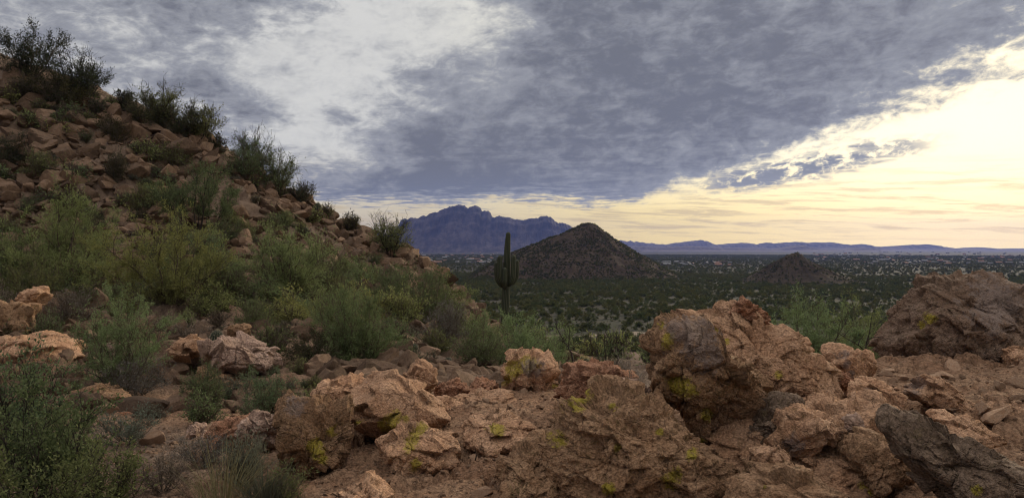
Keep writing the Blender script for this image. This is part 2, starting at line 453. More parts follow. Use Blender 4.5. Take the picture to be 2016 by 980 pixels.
ridge("far_mountain", "pale blue rounded peak far behind the slope", [(640, 474), (680, 460), (700, 454), (715, 450), (728, 451), (745, 456), (770, 464), (800, 474), (840, 490)], 9300, 900, 900, M_FAR, 2.0, nx=120, nt=40, talus=.3, rough=.3)
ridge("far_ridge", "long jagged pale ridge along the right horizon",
      [(1120, 487.5), (1150, 479.5), (1200, 473.5), (1222, 473.5), (1250, 475.5), (1290, 479.5), (1310, 481.5), (1330, 478.5), (1342, 477.5), (1355, 474.5), (1372, 473.5), (1388, 474.5), (1396, 478.5), (1408, 482.5), (1430, 479.5), (1462, 477.5), (1480, 479.5),
       (1488, 482.5), (1510, 479.5), (1545, 478.5), (1565, 476.5), (1572, 475.5), (1580, 477.5), (1600, 477.5), (1618, 476.5), (1640, 477.5), (1652, 480.5), (1676, 482.5), (1690, 482.5), (1694, 480.5), (1702, 483.5), (1722, 485.5),
       (1750, 485.5), (1788, 483.5), (1808, 482.5), (1822, 482.5), (1828, 480.5), (1836, 484.5), (1855, 487.5), (1880, 489.5), (1905, 488.5), (1928, 486.5), (1940, 488.5), (1965, 489.5), (1990, 488.5), (2020, 488.5), (2060, 489.5), (2120, 492.5)],
      10000, 1200, 1200, M_FAR, 3.0, nx=640, nt=40, talus=.3, rough=.25, gully=.5, jag=3.2)
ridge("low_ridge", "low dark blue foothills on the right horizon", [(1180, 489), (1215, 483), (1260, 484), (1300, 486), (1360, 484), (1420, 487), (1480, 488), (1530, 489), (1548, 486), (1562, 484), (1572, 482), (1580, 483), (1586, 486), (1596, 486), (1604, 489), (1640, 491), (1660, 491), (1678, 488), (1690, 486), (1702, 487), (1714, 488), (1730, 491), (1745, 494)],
      7600, 600, 600, M_FAR, 4.0, nx=300, nt=40, talus=.3, rough=.3, gully=.5)

# two near hills
def hill_mat(name, a, b):
    m, t = new_mat(name)
    pos = t.n('ShaderNodeNewGeometry').outputs['Position']
    n1 = t.noise(pos, 0.12, 6, 0.65); n2 = t.noise(pos, 0.9, 5, 0.7)
    col = t.mix(t.sstep(0.38, 0.6, n1), a, b)
    col = t.mix(t.mul(t.sstep(0.5, 0.66, n2), 0.7), col, (0.0315, 0.0252, 0.0196))
    finish(t, col, 0.95, bump(t, n2, 0.8, 0.8), 0.1)
    return m
M_HILL = hill_mat("red_hill_soil", (0.04241, 0.02976, 0.01879), (0.0684, 0.04884, 0.0311))
M_HILL2 = hill_mat("dark_hill_soil", (0.03186, 0.02441, 0.01506), (0.0569, 0.04166, 0.02526))
HILLS = []
def hill_h(x, y, hd):
    cx, cy_, PLf, PRt, seed, cap = hd
    X_ = x - cx; Y_ = y - cy_
    r = np.hypot(X_, Y_); wl = (1 - X_ / np.maximum(r, 1e-6)) / 2
    hl = np.interp(r, PLf[:, 0], PLf[:, 1]); hr = np.interp(r, PRt[:, 0], PRt[:, 1])
    h = wl * hl + (1 - wl) * hr
    p = np.stack([x * 0.06, y * 0.06, np.full(x.shape, seed)], 1)
    f = fbm(p, 5, 0.55); q = fbm(p * 6, 3)
    # run off gullies round the cone
    th = np.arctan2(Y_, X_)
    gl = fbm(np.stack([np.cos(th) * 3.2, np.sin(th) * 3.2, r * 0.008 + seed], 1), 3, ridged=True)
    fade = sst(0, 12, h)
    capn = cap * sst(9, 2, r) * fbm(np.stack([x * .35, y * .35, np.full(x.shape, seed + 4.)], 1), 3)
    return h + (f * 2.6 + gl * 2.2) * fade * sst(2, 26, r) + q * 0.55 * fade + capn
def make_hill(label, pxc, Y, lp, rp, mat, seed, rad, cap=2.0):
    cx = (pxc - 1008) / F * Y
    conv = lambda pts: np.array([(abs(px - pxc) / F * Y, max(EYE - (py - 490) / F * Y, -6)) for px, py in pts])
    hd = (cx, Y, conv(lp), conv(rp), seed, cap); HILLS.append((hd, rad))
    nr, na = 120, 260
    r = rad * np.linspace(0, 1, nr) ** 1.15; th = np.linspace(0, 2 * math.pi, na, endpoint=False)
    RR, TH = np.meshgrid(r, th, indexing='ij')
    x = (cx + RR * np.cos(TH)).ravel(); y = (Y + RR * np.sin(TH)).ravel()
    z = hill_h(x, y, hd)
    i = np.arange((nr - 1) * na); a = i // na; b = i % na; b2 = (b + 1) % na
    f = np.stack([a * na + b, (a + 1) * na + b, (a + 1) * na + b2, a * na + b2], 1)
    o = link("hill", new_mesh("hill", np.stack([x, y, z], 1), f), mat)
    tag(o, label, kind='structure')
    return o
make_hill("tall reddish brown cone shaped hill with scrub", 1158, 690,
          [(1158, 440), (1147, 441), (1139, 446), (1128, 452), (1108, 462), (1086, 470), (1060, 480), (1035, 490), (1010, 501), (985, 512), (955, 526), (910, 548), (860, 570)],
          [(1158, 440), (1171, 442), (1179, 449), (1190, 459), (1205, 470), (1221, 481), (1240, 492), (1262, 506), (1290, 521), (1320, 535), (1355, 551), (1400, 566)], M_HILL, 2.2, 150, 0.9)
make_hill("small dark pointed hill on the desert floor", 1568, 560,
          [(1568, 497), (1560, 500), (1548, 504), (1536, 513), (1520, 524), (1503, 535), (1480, 545), (1450, 555), (1410, 566)],
          [(1568, 497), (1578, 502), (1590, 513), (1604, 522), (1622, 531), (1648, 541), (1678, 549), (1712, 557), (1760, 568)], M_HILL2, 8.4, 82, 1.5)

# ------------------------------------------------------------------ the near slope (one sheet from the viewpoint down to the desert floor)
CTRL = [
 (-1500,1655,2),(1008,1655,2),(3400,1655,2),(-600,1230,3.2),(1008,1218,3.2),(2700,1170,3.2),
 (-600,1010,5),(0,1000,5),(500,990,5),(1000,985,5),(1400,975,5),(2000,930,5),(2700,900,5),
 (-600,900,6.5),(200,900,6.5),(600,895,6.5),(1000,852,6.5),(1500,835,6.5),(2000,785,6.5),(2700,760,6.5),
 (-600,820,8.5),(200,830,8.5),(500,835,8.5),(680,815,8.5),(900,778,8.5),(1100,772,8.5),(1400,770,8.5),(1700,716,8.5),(2000,700,8.5),(2600,670,8.5),
 (500,810,9.7),(720,800,9.7),(930,768,9.7),(1200,762,9.7),(1450,755,9.7),(1700,712,9.7),(2000,695,9.7),(2600,670,9.7),
 (-600,740,13),(200,740,13),(450,745,13),(700,748,13),(950,765,13),(1200,795,13),(1700,800,13),(2100,800,13),(2700,780,13),
 (-500,640,18),(50,662,18),(450,665,18),(700,695,18),(900,728,18),(1200,765,18),(1700,790,18),(2200,790,18),(2800,780,18),
 (-500,540,26),(0,565,26),(200,570,26),(450,597,26),(650,628,26),(800,660,26),(950,695,26),(1200,742,26),(1700,770,26),(2800,760,26),
 (-600,250,40),(0,400,36),(200,440,36),(400,475,36),(550,512,36),(700,556,36),(800,602,36),(900,652,36),(1000,692,36),(1200,727,36),(1700,745,36),(2800,750,36),
 (0,250,42),(200,310,42),(400,395,42),(550,455,42),(700,515,42),
 (-600,0,48),(-150,80,48),(0,128,48),(80,150,48),(150,180,48),(220,203,48),(330,252,48),(450,305,48),(560,390,48),(640,428,48),(750,492,48),(870,540,48),(1000,690,48),(1200,717,48),(1700,735,48),(2800,740,48),
 (-600,300,75),(0,300,70),(300,420,70),(600,530,70),(800,590,70),(1000,683,70),(1300,708,70),(1800,720,70),(2800,730,70),
 (-600,520,130),(0,560,130),(500,640,130),(900,695,130),(1300,705,130),(2000,710,130),(2800,710,130),
 (-600,690,215),(0,690,215),(900,685,215),(1300,682,215),(2000,685,215),(2800,690,215)]
C_ = np.array(CTRL, float)
cx_ = (C_[:, 0] - 1008) / F * C_[:, 2]; cr_ = np.hypot(cx_, C_[:, 2])
CA = np.stack([np.arctan2(cx_, C_[:, 2]) * 1.5, np.log(cr_)], 1)
CS = -(C_[:, 1] - 490) / F * C_[:, 2] / cr_
def _tps(r2): return 0.5 * r2 * np.log(np.maximum(r2, 1e-12))
_K = _tps(((CA[:, None] - CA[None]) ** 2).sum(2)) + np.eye(len(CA)) * 2e-3
_A = np.zeros((len(CA) + 3,) * 2); _A[:-3, :-3] = _K; _A[:-3, -3] = 1; _A[:-3, -2:] = CA; _A[-3, :-3] = 1; _A[-2:, :-3] = CA.T
_W = np.linalg.solve(_A, np.concatenate([CS, np.zeros(3)]))
def base_z(x, y):
    x = np.atleast_1d(np.asarray(x, float)); y = np.atleast_1d(np.asarray(y, float))
    r = np.maximum(np.hypot(x, y), 1.6); q = np.stack([np.arctan2(x, y) * 1.5, np.log(r)], 1)
    out = np.empty(len(q))
    for i in range(0, len(q), 40000):
        d2 = ((q[i:i + 40000, None] - CA[None]) ** 2).sum(2)
        out[i:i + 40000] = _tps(d2) @ _W[:-3] + _W[-3] + q[i:i + 40000] @ _W[-2:]
    return EYE + out * r
def blocks(x, y, cell, seed, tilt=0.5):
    """fractured bedrock: each cell stands at its own height and slant"""
    p = np.stack([x / cell, y / cell, np.full(x.shape, 0.5)], 1)
    f1, f2, cr, ox, oy = worley2(p[:, 0] + 0.35 * perlin(p * 1.3 + 5), p[:, 1] + 0.35 * perlin(p * 1.3 + 11), seed)
    a = cr * 6.283 * 3
    sl = (ox * np.cos(a) + oy * np.sin(a)) * tilt
    return (cr - 0.5) + sl - 0.45 * sst(0.16, 0.0, f2 - f1)
def ground_z(x, y, fine=True):
    x = np.atleast_1d(np.asarray(x, float)); y = np.atleast_1d(np.asarray(y, float))
    z = base_z(x, y); r = np.hypot(x, y)
    big = sst(9, 24, r); p = np.stack([x, y, np.zeros_like(x)], 1)
    z = z + big * (fbm(p * 0.22, 4) * 0.55 + blocks(x, y, 2.6, 3, .7) * 0.32 + blocks(x, y, 1.15, 5, .7) * 0.22)
    z = z + fbm(p * 0.9 + 4, 4) * 0.10 * sst(2.5, 6, r)
    if fine:
        patch = sst(-0.12, 0.22, fbm(p * 0.45 + 31, 3))
        z = z + (0.2 + .8 * patch) * (blocks(x, y, 0.62, 11) * (0.085 + (.04 * sst(-1.6, -.8, x) + .08 * sst(.4, 1.6, x)) * sst(9.5, 8, y)) * (1 + 1.6 * big) + blocks(x, y, 0.21, 17) * (0.036 + (.026 * sst(-1.6, -.8, x) + .02 * sst(.4, 1.6, x)) * sst(9.5, 8, y)) * (1 + 1.5 * big))
        z = z + fbm(p * 9, 4) * 0.018 + blocks(x, y, .075, 23) * 0.011
    return z
M_SLOPE = rock_mat("slope_ground", (0.2772, 0.1554, 0.09408), (0.3528, 0.2184, 0.1386), (0.21, 0.1218, 0.07728), grain=1.0, world_co=True, rnd=0.0, crack=0.4, hill=((0.1403, 0.0935, 0.0663), (0.2125, 0.1487, 0.1105)))
nr, na = (860, 1050)
rr = 2.2 * (230 / 2.2) ** np.linspace(0, 1, nr); aa = np.linspace(R(-58), R(58), na)
RR, AA = np.meshgrid(rr, aa, indexing='ij')
x = (RR * np.sin(AA)).ravel(); y = (RR * np.cos(AA)).ravel()
z = ground_z(x, y)
hillf = sst(9, 17, np.hypot(x, y) - 5.5 * np.clip(x + 1.0, -3, 0) * sst(9.5, 6, y) + 2.5 * fbm(np.stack([x * .4, y * .4, np.zeros_like(x)], 1), 3))
slope = link("hillside", new_mesh("hillside", np.stack([x, y, z], 1), grid_faces(nr, na), attrs={'hill': hillf}), M_SLOPE)
tag(slope, "stony reddish brown hillside and rocky ground", kind='structure')
# ------------------------------------------------------------------ rocks
_ico = {}
def ico(sub):
    if sub not in _ico:
        bm = bmesh.new(); bmesh.ops.create_icosphere(bm, subdivisions=sub, radius=1.0)
        bm.verts.ensure_lookup_table()
        V = np.array([v.co[:] for v in bm.verts]); Fc = np.array([[v.index for v in f.verts] for f in bm.faces]); bm.free()
        _ico[sub] = (V / np.linalg.norm(V, axis=1, keepdims=True), Fc)
    return _ico[sub]

M_ROCK = rock_mat("red_tan_rock", (0.4607, 0.2607, 0.1577), (0.5642, 0.3458, 0.2219), (0.3455, 0.1915, 0.1134), grain=2.0, lichen=True, rnd=0.10)
M_ROCK_RED = rock_mat("rust_red_rock", (0.3534, 0.1705, 0.1012), (0.4332, 0.2365, 0.154), (0.2394, 0.1232, 0.077), grain=2.2, lichen=True, rnd=0.10)
M_ROCK_GREY = rock_mat("grey_brown_rock", (0.2783, 0.1597, 0.0918), (0.378, 0.2332, 0.1422), (0.1733, 0.1029, 0.0612), grain=2.0, lichen=True, rnd=0.08)
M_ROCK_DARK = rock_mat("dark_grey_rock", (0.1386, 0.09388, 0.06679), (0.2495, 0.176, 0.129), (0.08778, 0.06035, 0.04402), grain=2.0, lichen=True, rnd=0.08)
M_ROCK_PINK = rock_mat("pink_grey_rock", (0.418, 0.275, 0.209), (0.506, 0.3465, 0.275), (0.308, 0.209, 0.165), grain=1.2, lichen=True, rnd=0.08)
M_HILLSTONE = rock_mat("hill_stone", (0.1328, 0.08207, 0.05402), (0.1915, 0.1246, 0.08526), (0.07722, 0.05349, 0.04082), grain=1.2, rnd=0.48, bumpd=0.02)
M_STONE = rock_mat("loose_stone", (0.36, 0.215, 0.135), (0.46, 0.31, 0.215), (0.26, 0.16, 0.11), grain=2.0, rnd=0.32, bumpd=0.012)
M_ROCK_MOUND = rock_mat("layered_red_brown_rock", (0.1808, 0.112, 0.0765), (0.247, 0.1658, 0.1216), (0.1103, 0.07347, 0.054), grain=1.5, lichen=True, rnd=0.05)
MAT = dict(mound=M_ROCK_MOUND, tan=M_ROCK, red=M_ROCK_RED, grey=M_ROCK_GREY, dark=M_ROCK_DARK, pink=M_ROCK_PINK)

def facets(V, rng, n, lo=0.45, hi=0.9, k=60.0):
    """cut a unit sphere by N random planes, edges a little worn"""
    nv = rng.normal(size=(n, 3)); nv /= np.linalg.norm(nv, axis=1, keepdims=True)
    d = rng.uniform(lo, hi, n)
    if n < 9:                      # a broken block: three skewed pairs of faces, corners knocked off
        q_, _ = np.linalg.qr(rng.normal(size=(3, 3))); q_ = q_ + rng.normal(0, .22, (3, 3)); q_ /= np.linalg.norm(q_, axis=1, keepdims=True)
        nv = np.concatenate([q_, -q_ + rng.normal(0, .15, (3, 3)), nv]); nv /= np.linalg.norm(nv, axis=1, keepdims=True)
        d = np.concatenate([rng.uniform(.42, .85, 3), rng.uniform(.42, .85, 3), rng.uniform(.72, 1.0, n)])
    c = np.maximum(V @ nv.T, 1e-3)
    rr_ = d[None] / c
    rr_ = np.concatenate([np.minimum(rr_, 6), np.full((len(V), 1), 1.7 if n < 9 else 1.2)], 1)
    s = -np.log(np.exp(-k * rr_).sum(1)) / k
    return V * s[:, None]
def stone_mesh(name, seed, sub=4, dims=(1, 1, .7), n=13, rough=0.06):
    rng = np.random.default_rng(seed)
    V0, Fc = ico(sub); V = facets(V0, rng, n, .34 if n < 9 else .45, .85 if n < 9 else .9)
    if n < 9: V = V * 1.2
    V = V * (1 + rough * fbm(V0 * 2.2 + seed * 3.1, 5, 0.6))[:, None]
    V = V * np.array(dims)
    return new_mesh(name, V, Fc, smooth=sub > 4)

def in_poly(pts, poly):
    x, y = pts[:, 0], pts[:, 1]; ins = np.zeros(len(pts), bool); j = len(poly) - 1
    for i in range(len(poly)):
        xi, yi = poly[i]; xj, yj = poly[j]
        ins ^= ((yi > y) != (yj > y)) & (x < (xj - xi) * (y - yi) / (yj - yi + 1e-9) + xi)
        j = i
    return ins

def joints(p, cell, seed):
    """bedrock broken along three skewed sets of joints: block height, slant, distance to the joint"""
    rng = np.random.default_rng(seed * 7 + 1)
    q_, _ = np.linalg.qr(rng.normal(size=(3, 3))); ax = q_ + rng.normal(size=(3, 3)) * 0.16
    sp_ = cell * np.array([0.6, 1.0, 1.55])
    w = p + 0.27 * cell * np.stack([perlin(p / cell * .9 + 7 * k) for k in range(3)], 1)
    q = (w @ ax.T) / sp_
    q[:, 1] += 0.7 * _h(np.floor(q[:, 0]), 3.0, 1.0, seed)
    q[:, 2] += 0.9 * _h(np.floor(q[:, 0]), np.floor(q[:, 1]), 2.0, seed)
    i = np.floor(q); f = q - i
    h = _h(i[:, 0], i[:, 1], i[:, 2], seed + .5); a = _h(i[:, 1], i[:, 2], i[:, 0], seed + 2.5) * 6.283
    tl = (f[:, 0] - .5) * np.cos(a) + (f[:, 1] - .5) * np.sin(a) + (f[:, 2] - .5) * np.cos(2 * a + 1)
    ed = (np.minimum(f, 1 - f) * sp_ / cell).min(1)
    return h, tl, ed
def boulder(label, cat, Y, poly, depth, mat='tan', seed=1, sub=6, box=0.62, frac=0.05, frac2=0.02, cell=0.34, rough=0.03, centre=None,
            lean=0.0, lichens=(), varnish=None, name='boulder', group=None, tiltx=0.0, grain_rough=0.012, chip=None):
    """a rock whose outline follows POLY (photo pixels) at distance Y, with real thickness DEPTH (half, metres); the body is
    rounded front to back, then broken into slanting facets, cracks and grain"""
    pl = np.array([(P(px, py, Y)[0], P(px, py, Y)[2]) for px, py in poly])
    c = np.array([P(*centre, Y)[0], P(*centre, Y)[2]]) if centre else (pl.max(0) + pl.min(0)) / 2
    chip = chip or (0.75 if mat in ('grey', 'red') else 0.5)
    q = pl - c; th = np.arctan2(q[:, 1], q[:, 0]); o_ = np.argsort(th); th = th[o_]; rad = np.hypot(q[:, 0], q[:, 1])[o_]
    # straight edges between outline points: sample densely along the polygon instead of in angle
    dens = []
    for i in range(len(q)):
        a, b = q[i], q[(i + 1) % len(q)]
        for s in np.linspace(0, 1, 16, endpoint=False): dens.append(a + (b - a) * s)
    dens = np.array(dens); tt = np.arctan2(dens[:, 1], dens[:, 0]); rr_ = np.hypot(dens[:, 0], dens[:, 1])
    tab = np.linspace(-math.pi, math.pi, 361); best = np.zeros(361)
    order = np.argsort(tt); best = np.interp(tab, tt[order], rr_[order], period=2 * math.pi)
    ker = np.array([1, 2, 3, 2, 1.]); ker /= ker.sum(); best = np.convolve(np.concatenate([best[-3:-1], best, best[1:3]]), ker, 'valid')
    V0, Fc = ico(sub)
    rho = np.hypot(V0[:, 0], V0[:, 2]); th0 = np.arctan2(V0[:, 2], V0[:, 0])
    Rt = np.interp(th0, tab, best)
    g = rho ** box
    X = np.cos(th0) * Rt * g; Z = np.sin(th0) * Rt * g
    hgt = np.sign(V0[:, 1]) * np.abs(V0[:, 1]) ** 0.8 * depth
    hgt = hgt + lean * Z + tiltx * X
    V = np.stack([X, hgt, Z], 1)
    # flat broken faces front and back, leaving the outline standing
    r5 = np.random.default_rng(seed + 500); fn = r5.normal(size=(15, 3)); fn[:, 1] = -np.abs(fn[:, 1]) * 1.25 - .25; fn[::4, 1] *= -1
    fn /= np.linalg.norm(fn, axis=1, keepdims=True); fd = r5.uniform(.66, .95, 15)
    rx = np.array([np.abs(X).max(), max(depth, .05), np.abs(Z).max()])
    un = (V - np.array([0, lean, 0]) * Z[:, None] - np.array([0, tiltx, 0]) * X[:, None]) / rx
    cq = np.concatenate([fd[None] / np.maximum(un @ fn.T, 1e-3), np.ones((len(V), 1))], 1)
    V = V * (np.clip(-np.log(np.exp(-26 * np.minimum(cq, 5)).sum(1)) / 26, .45, 1.02))[:, None]
    rng = np.random.default_rng(seed)
    me_n = V / np.maximum(np.linalg.norm(V, axis=1, keepdims=True), 1e-6)
    me_n = me_n * 0.5 + V0 * np.array([1, 1.0, 1]) * 0.5
    me_n /= np.linalg.norm(me_n, axis=1, keepdims=True)
    off = np.array([seed * 7.3, seed * 3.1, seed * 5.7])
    d = np.zeros(len(V))
    for k_, (ce, am) in enumerate(((cell, frac * 0.85), (cell * 0.42, frac2 * 0.38))):
        h_, tl, ed = joints(V + off, ce, seed + 31 * k_)
        d += am * ((h_ - 0.62) * 1.5 + tl * 0.8 - 0.4 * sst(0.04, 0.0, ed) * (perlin(V / ce + off) > 0.05))
    pw = V + 0.05 * cell * np.stack([perlin(V / cell * 2 + 13 * k) for k in range(3)], 1)
    for ce, sl in ((cell * .75, .33), (cell * .27, .24 * chip), (max(cell * .1, .036), .15 * chip)):      # chipped planes: every cell its own slant
        f1, f2, cr, of = worley(pw / ce + off, seed + 3)
        a = cr * 71.0; b = cr * 37.0
        d += sl * ce * (of[:, 0] * np.cos(a) + of[:, 1] * np.sin(a) * np.cos(b) + of[:, 2] * np.sin(a) * np.sin(b))
    bil = np.abs(perlin(V * 7.5 + off)) + 0.5 * np.abs(perlin(V * 16 + off + 4)) + .28 * np.abs(perlin(V * 33 + off + 2))
    d += grain_rough * (0.4 + 0.9 * chip) * (bil - .45) * sst(-.35, .25, perlin(V * 1.7 + off))
    d += rough * fbm(V / (cell * 1.9) + off, 5, 0.58) + grain_rough * fbm(V * 13 + off, 4, 0.68)
    V = V + me_n * d[:, None]
    lic = np.zeros(len(V)); wx = np.stack([perlin(V * 6 + off + 3), perlin(V * 6 + off + 8)], 1)
    Wd = V + np.array([c[0], Y, c[1]])
    sx = Wd[:, 0] / Wd[:, 1]; sy = (EYE - Wd[:, 2]) / Wd[:, 1]      # where each point of the rock lies, to seat the lichen patches given in photo pixels
    for (lx, ly, lr) in lichens:
        dd = np.hypot(sx - (lx - 1008) / F, sy - (ly - 490) / F) * F
        dd = dd * (1 + 0.7 * wx[:, 0]) + 0.3 * lr * wx[:, 1]
        lic = np.maximum(lic, sst(lr * 1.75, lr * 0.4, dd) * (V[:, 1] < depth * 0.5))
    var = np.zeros(len(V))
    for (lx, ly, lr) in (varnish or ()):
        dd = np.hypot(sx - (lx - 1008) / F, sy - (ly - 490) / F) * F
        var = np.maximum(var, sst(lr * 1.7, lr * 0.3, dd * (1 + 0.5 * wx[:, 0])))
    me = new_mesh(name, V, Fc, smooth=True, attrs={'lichen': lic, 'varnish': var})
    o = link(name, me, MAT[mat], loc=(c[0], Y, c[1]))
    tag(o, label, cat, group)
    return o

FG = "big rocks of the foreground outcrop"
# --- the big leaning rock right of centre, its tan back slab and what lies round it
boulder("big dark grey brown boulder leaning left with yellow lichen, tallest in the foreground", "boulder", 5.75,
        [(1262, 668), (1285, 655), (1302, 640), (1322, 622), (1352, 616), (1385, 622), (1402, 640), (1412, 665), (1420, 690), (1450, 712), (1490, 728), (1532, 748), (1540, 768), (1512, 792), (1488, 830), (1470, 868),
         (1440, 905), (1405, 900), (1365, 860), (1325, 800), (1290, 770), (1268, 730)], 0.42, 'grey', 11, 7, 0.60, 0.085, 0.032, 0.30, 0.05, (1385, 745), lean=-0.34,
        lichens=[(1318, 668, 17), (1335, 760, 24), (1392, 815, 16), (1300, 640, 8), (1380, 870, 10)], varnish=[(1370, 665, 50), (1400, 700, 35), (1340, 645, 30)])
boulder("long tan rock slab sloping down to the right behind the dark leaning boulder", "rock slab", 6.55,
        [(1330, 632), (1350, 620), (1395, 624), (1425, 618), (1432, 600), (1452, 591), (1480, 598), (1500, 612), (1512, 634), (1545, 646), (1575, 668), (1605, 692), (1640, 716), (1652, 742), (1655, 772), (1640, 790), (1600, 792), (1560, 780), (1500, 770), (1420, 760), (1350, 720)],
        0.50, 'tan', 12, 7, 0.62, 0.07, 0.03, 0.34, 0.05, (1490, 705), lean=0.75, lichens=[(1408, 650, 12), (1430, 672, 9), (1535, 738, 9)])
boulder("crumbly red knob of rock on the crest of the tan slab", "rock", 6.75,
        [(1425, 622), (1430, 604), (1446, 592), (1466, 590), (1488, 600), (1500, 613), (1512, 632), (1490, 645), (1450, 645)], 0.16, 'red', 13, 6, 0.7, 0.045, 0.03, 0.10, 0.03)
boulder("broad rough ledge with green yellow lichen below the dark leaning boulder", "rock ledge", 5.15,
        [(1085, 850), (1105, 815), (1130, 795), (1165, 790), (1185, 770), (1230, 757), (1275, 765), (1310, 800), (1350, 850), (1400, 890), (1440, 915), (1445, 960), (1430, 1010), (1300, 1040), (1150, 1040), (1060, 1010), (1055, 920)],
        0.62, 'grey', 14, 7, 0.60, 0.07, 0.035, 0.24, 0.05, (1250, 900), lean=0.25,
        lichens=[(1100, 868, 20), (1120, 800, 20), (1140, 795, 22), (1205, 800, 12), (1200, 960, 14), (1320, 945, 20), (1362, 893, 13), (1300, 850, 10), (1215, 880, 9)])
boulder("dark grey wedge of rock propping up the leaning boulder on its right", "rock", 5.55,
        [(1488, 835), (1505, 800), (1530, 778), (1560, 775), (1592, 785), (1598, 805), (1570, 822), (1545, 850), (1515, 880), (1470, 905), (1450, 890)], 0.24, 'dark', 15, 6, 0.65, 0.04, 0.02, 0.16)
boulder("smooth tan rock with dark stained face beside the dark wedge", "rock", 5.25,
        [(1512, 860), (1535, 825), (1550, 802), (1585, 806), (1625, 824), (1655, 842), (1662, 860), (1625, 866), (1600, 884), (1570, 893), (1535, 885)], 0.26, 'tan', 16, 6, 0.66, 0.035, 0.012, 0.24, varnish=[(1560, 875, 26)])
boulder("squarish tan rock wedged low between the ledge and the smooth tan rock", "rock", 4.95,
        [(1482, 890), (1500, 872), (1522, 872), (1535, 885), (1560, 898), (1562, 915), (1540, 935), (1515, 932), (1490, 915)], 0.17, 'tan', 17, 6, 0.62, 0.03, 0.015, 0.16)
boulder("low brown bedrock hump at the bottom edge right of the lichen ledge", "rock ledge", 4.55,
        [(1440, 960), (1480, 945), (1530, 930), (1590, 940), (1640, 965), (1680, 985), (1720, 1020), (1560, 1060), (1430, 1040)], 0.5, 'grey', 18, 6, 0.6, 0.06, 0.03, 0.22, lean=0.35, lichens=[(1505, 957, 7)])
boulder("cracked olive brown rock standing left of the long dark slab", "rock", 4.9,
        [(1672, 895), (1690, 862), (1725, 862), (1760, 878), (1775, 900), (1790, 935), (1785, 970), (1740, 985), (1690, 955), (1668, 930)], 0.28, 'grey', 19, 6, 0.62, 0.05, 0.025, 0.2, lichens=[(1705, 970, 12)])
boulder("small grey white upright stone between two tan rocks", "stone", 5.2,
        [(1662, 845), (1668, 822), (1685, 812), (1700, 822), (1702, 845), (1690, 865), (1668, 868)], 0.1, 'pink', 20, 5, 0.65, 0.02, 0.012, 0.1)
boulder("long dark grey slab tilting down to the bottom right corner", "rock slab", 4.3,
        [(1762, 855), (1768, 832), (1778, 816), (1792, 812), (1815, 825), (1850, 850), (1900, 872), (1950, 895), (2000, 912), (2070, 935), (2090, 1010), (2010, 1050), (1900, 1010), (1830, 960), (1785, 905)],
        0.34, 'dark', 21, 7, 0.6, 0.06, 0.028, 0.26, 0.05, (1890, 930), lean=0.45, lichens=[(1925, 965, 16)])
boulder("small dark chip of rock on the top end of the dark slab", "stone", 4.5,
        [(1778, 820), (1782, 808), (1800, 808), (1815, 818), (1822, 830), (1805, 830)], 0.05, 'dark', 22, 5, 0.7, 0.012, 0.008, 0.08)
boulder("pale boulder with a dark grey stripe at the foot of the tan slab", "boulder", 7.6,
        [(1615, 700), (1622, 684), (1645, 678), (1680, 684), (1705, 692), (1722, 715), (1728, 740), (1715, 758), (1680, 762), (1650, 745), (1625, 725)], 0.34, 'tan', 23, 6, 0.62, 0.035, 0.015, 0.32, varnish=[(1660, 700, 11), (1668, 718, 10), (1675, 735, 9)])
boulder("long rusty rock tucked under the pale striped boulder", "rock", 7.0,
        [(1610, 715), (1640, 722), (1670, 742), (1690, 765), (1690, 785), (1660, 785), (1630, 760), (1610, 735)], 0.2, 'red', 24, 6, 0.62, 0.035, 0.018, 0.2)
boulder("olive stained tan rock in the middle of the right slope", "boulder", 6.3,
        [(1660, 775), (1672, 748), (1700, 738), (1740, 752), (1775, 775), (1798, 798), (1790, 815), (1745, 818), (1700, 805)], 0.3, 'tan', 25, 6, 0.62, 0.045, 0.02, 0.25, lean=.3, lichens=[], varnish=[(1700, 790, 24)])
boulder("grey topped rock with a sharp lower edge on the right slope", "boulder", 6.2,
        [(1770, 760), (1785, 738), (1815, 738), (1850, 752), (1885, 772), (1935, 810), (1925, 825), (1880, 815), (1835, 808), (1790, 785)], 0.34, 'tan', 26, 6, 0.62, 0.05, 0.02, 0.28, lean=.4, varnish=[(1800, 755, 22)])
boulder("flat tan rock between the upright stone and the right slope", "rock", 5.6,
        [(1690, 845), (1705, 820), (1735, 818), (1765, 838), (1780, 860), (1750, 872), (1715, 868)], 0.2, 'tan', 27, 6, 0.62, 0.03, 0.015, 0.2, lean=.3)
boulder("broad flat tan rock right of the dark slab's top end", "rock", 5.3,
        [(1830, 835), (1860, 815), (1905, 820), (1935, 850), (1950, 885), (1910, 878), (1865, 858)], 0.3, 'tan', 28, 6, 0.62, 0.035, 0.015, 0.22, lean=.5)
boulder("tan bedrock rib running down the far right edge", "rock ledge", 6.0,
        [(1930, 820), (1960, 800), (2010, 810), (2060, 840), (2060, 880), (2000, 860), (1950, 845)], 0.3, 'tan', 29, 6, 0.62, 0.04, 0.02, 0.25, lean=.5)
boulder("wide broken bedrock shelf under the boulders at the bottom right", "rock ledge", 5.35,
        [(1380, 900), (1450, 855), (1520, 830), (1600, 815), (1680, 800), (1760, 810), (1830, 830), (1900, 870), (1960, 920), (1990, 1000), (1800, 1050), (1550, 1050), (1400, 1000)],
        0.7, 'tan', 33, 7, 0.6, 0.08, 0.04, 0.30, 0.07, lean=0.85, chip=.7, lichens=[(1365, 935, 10), (1700, 955, 12)])
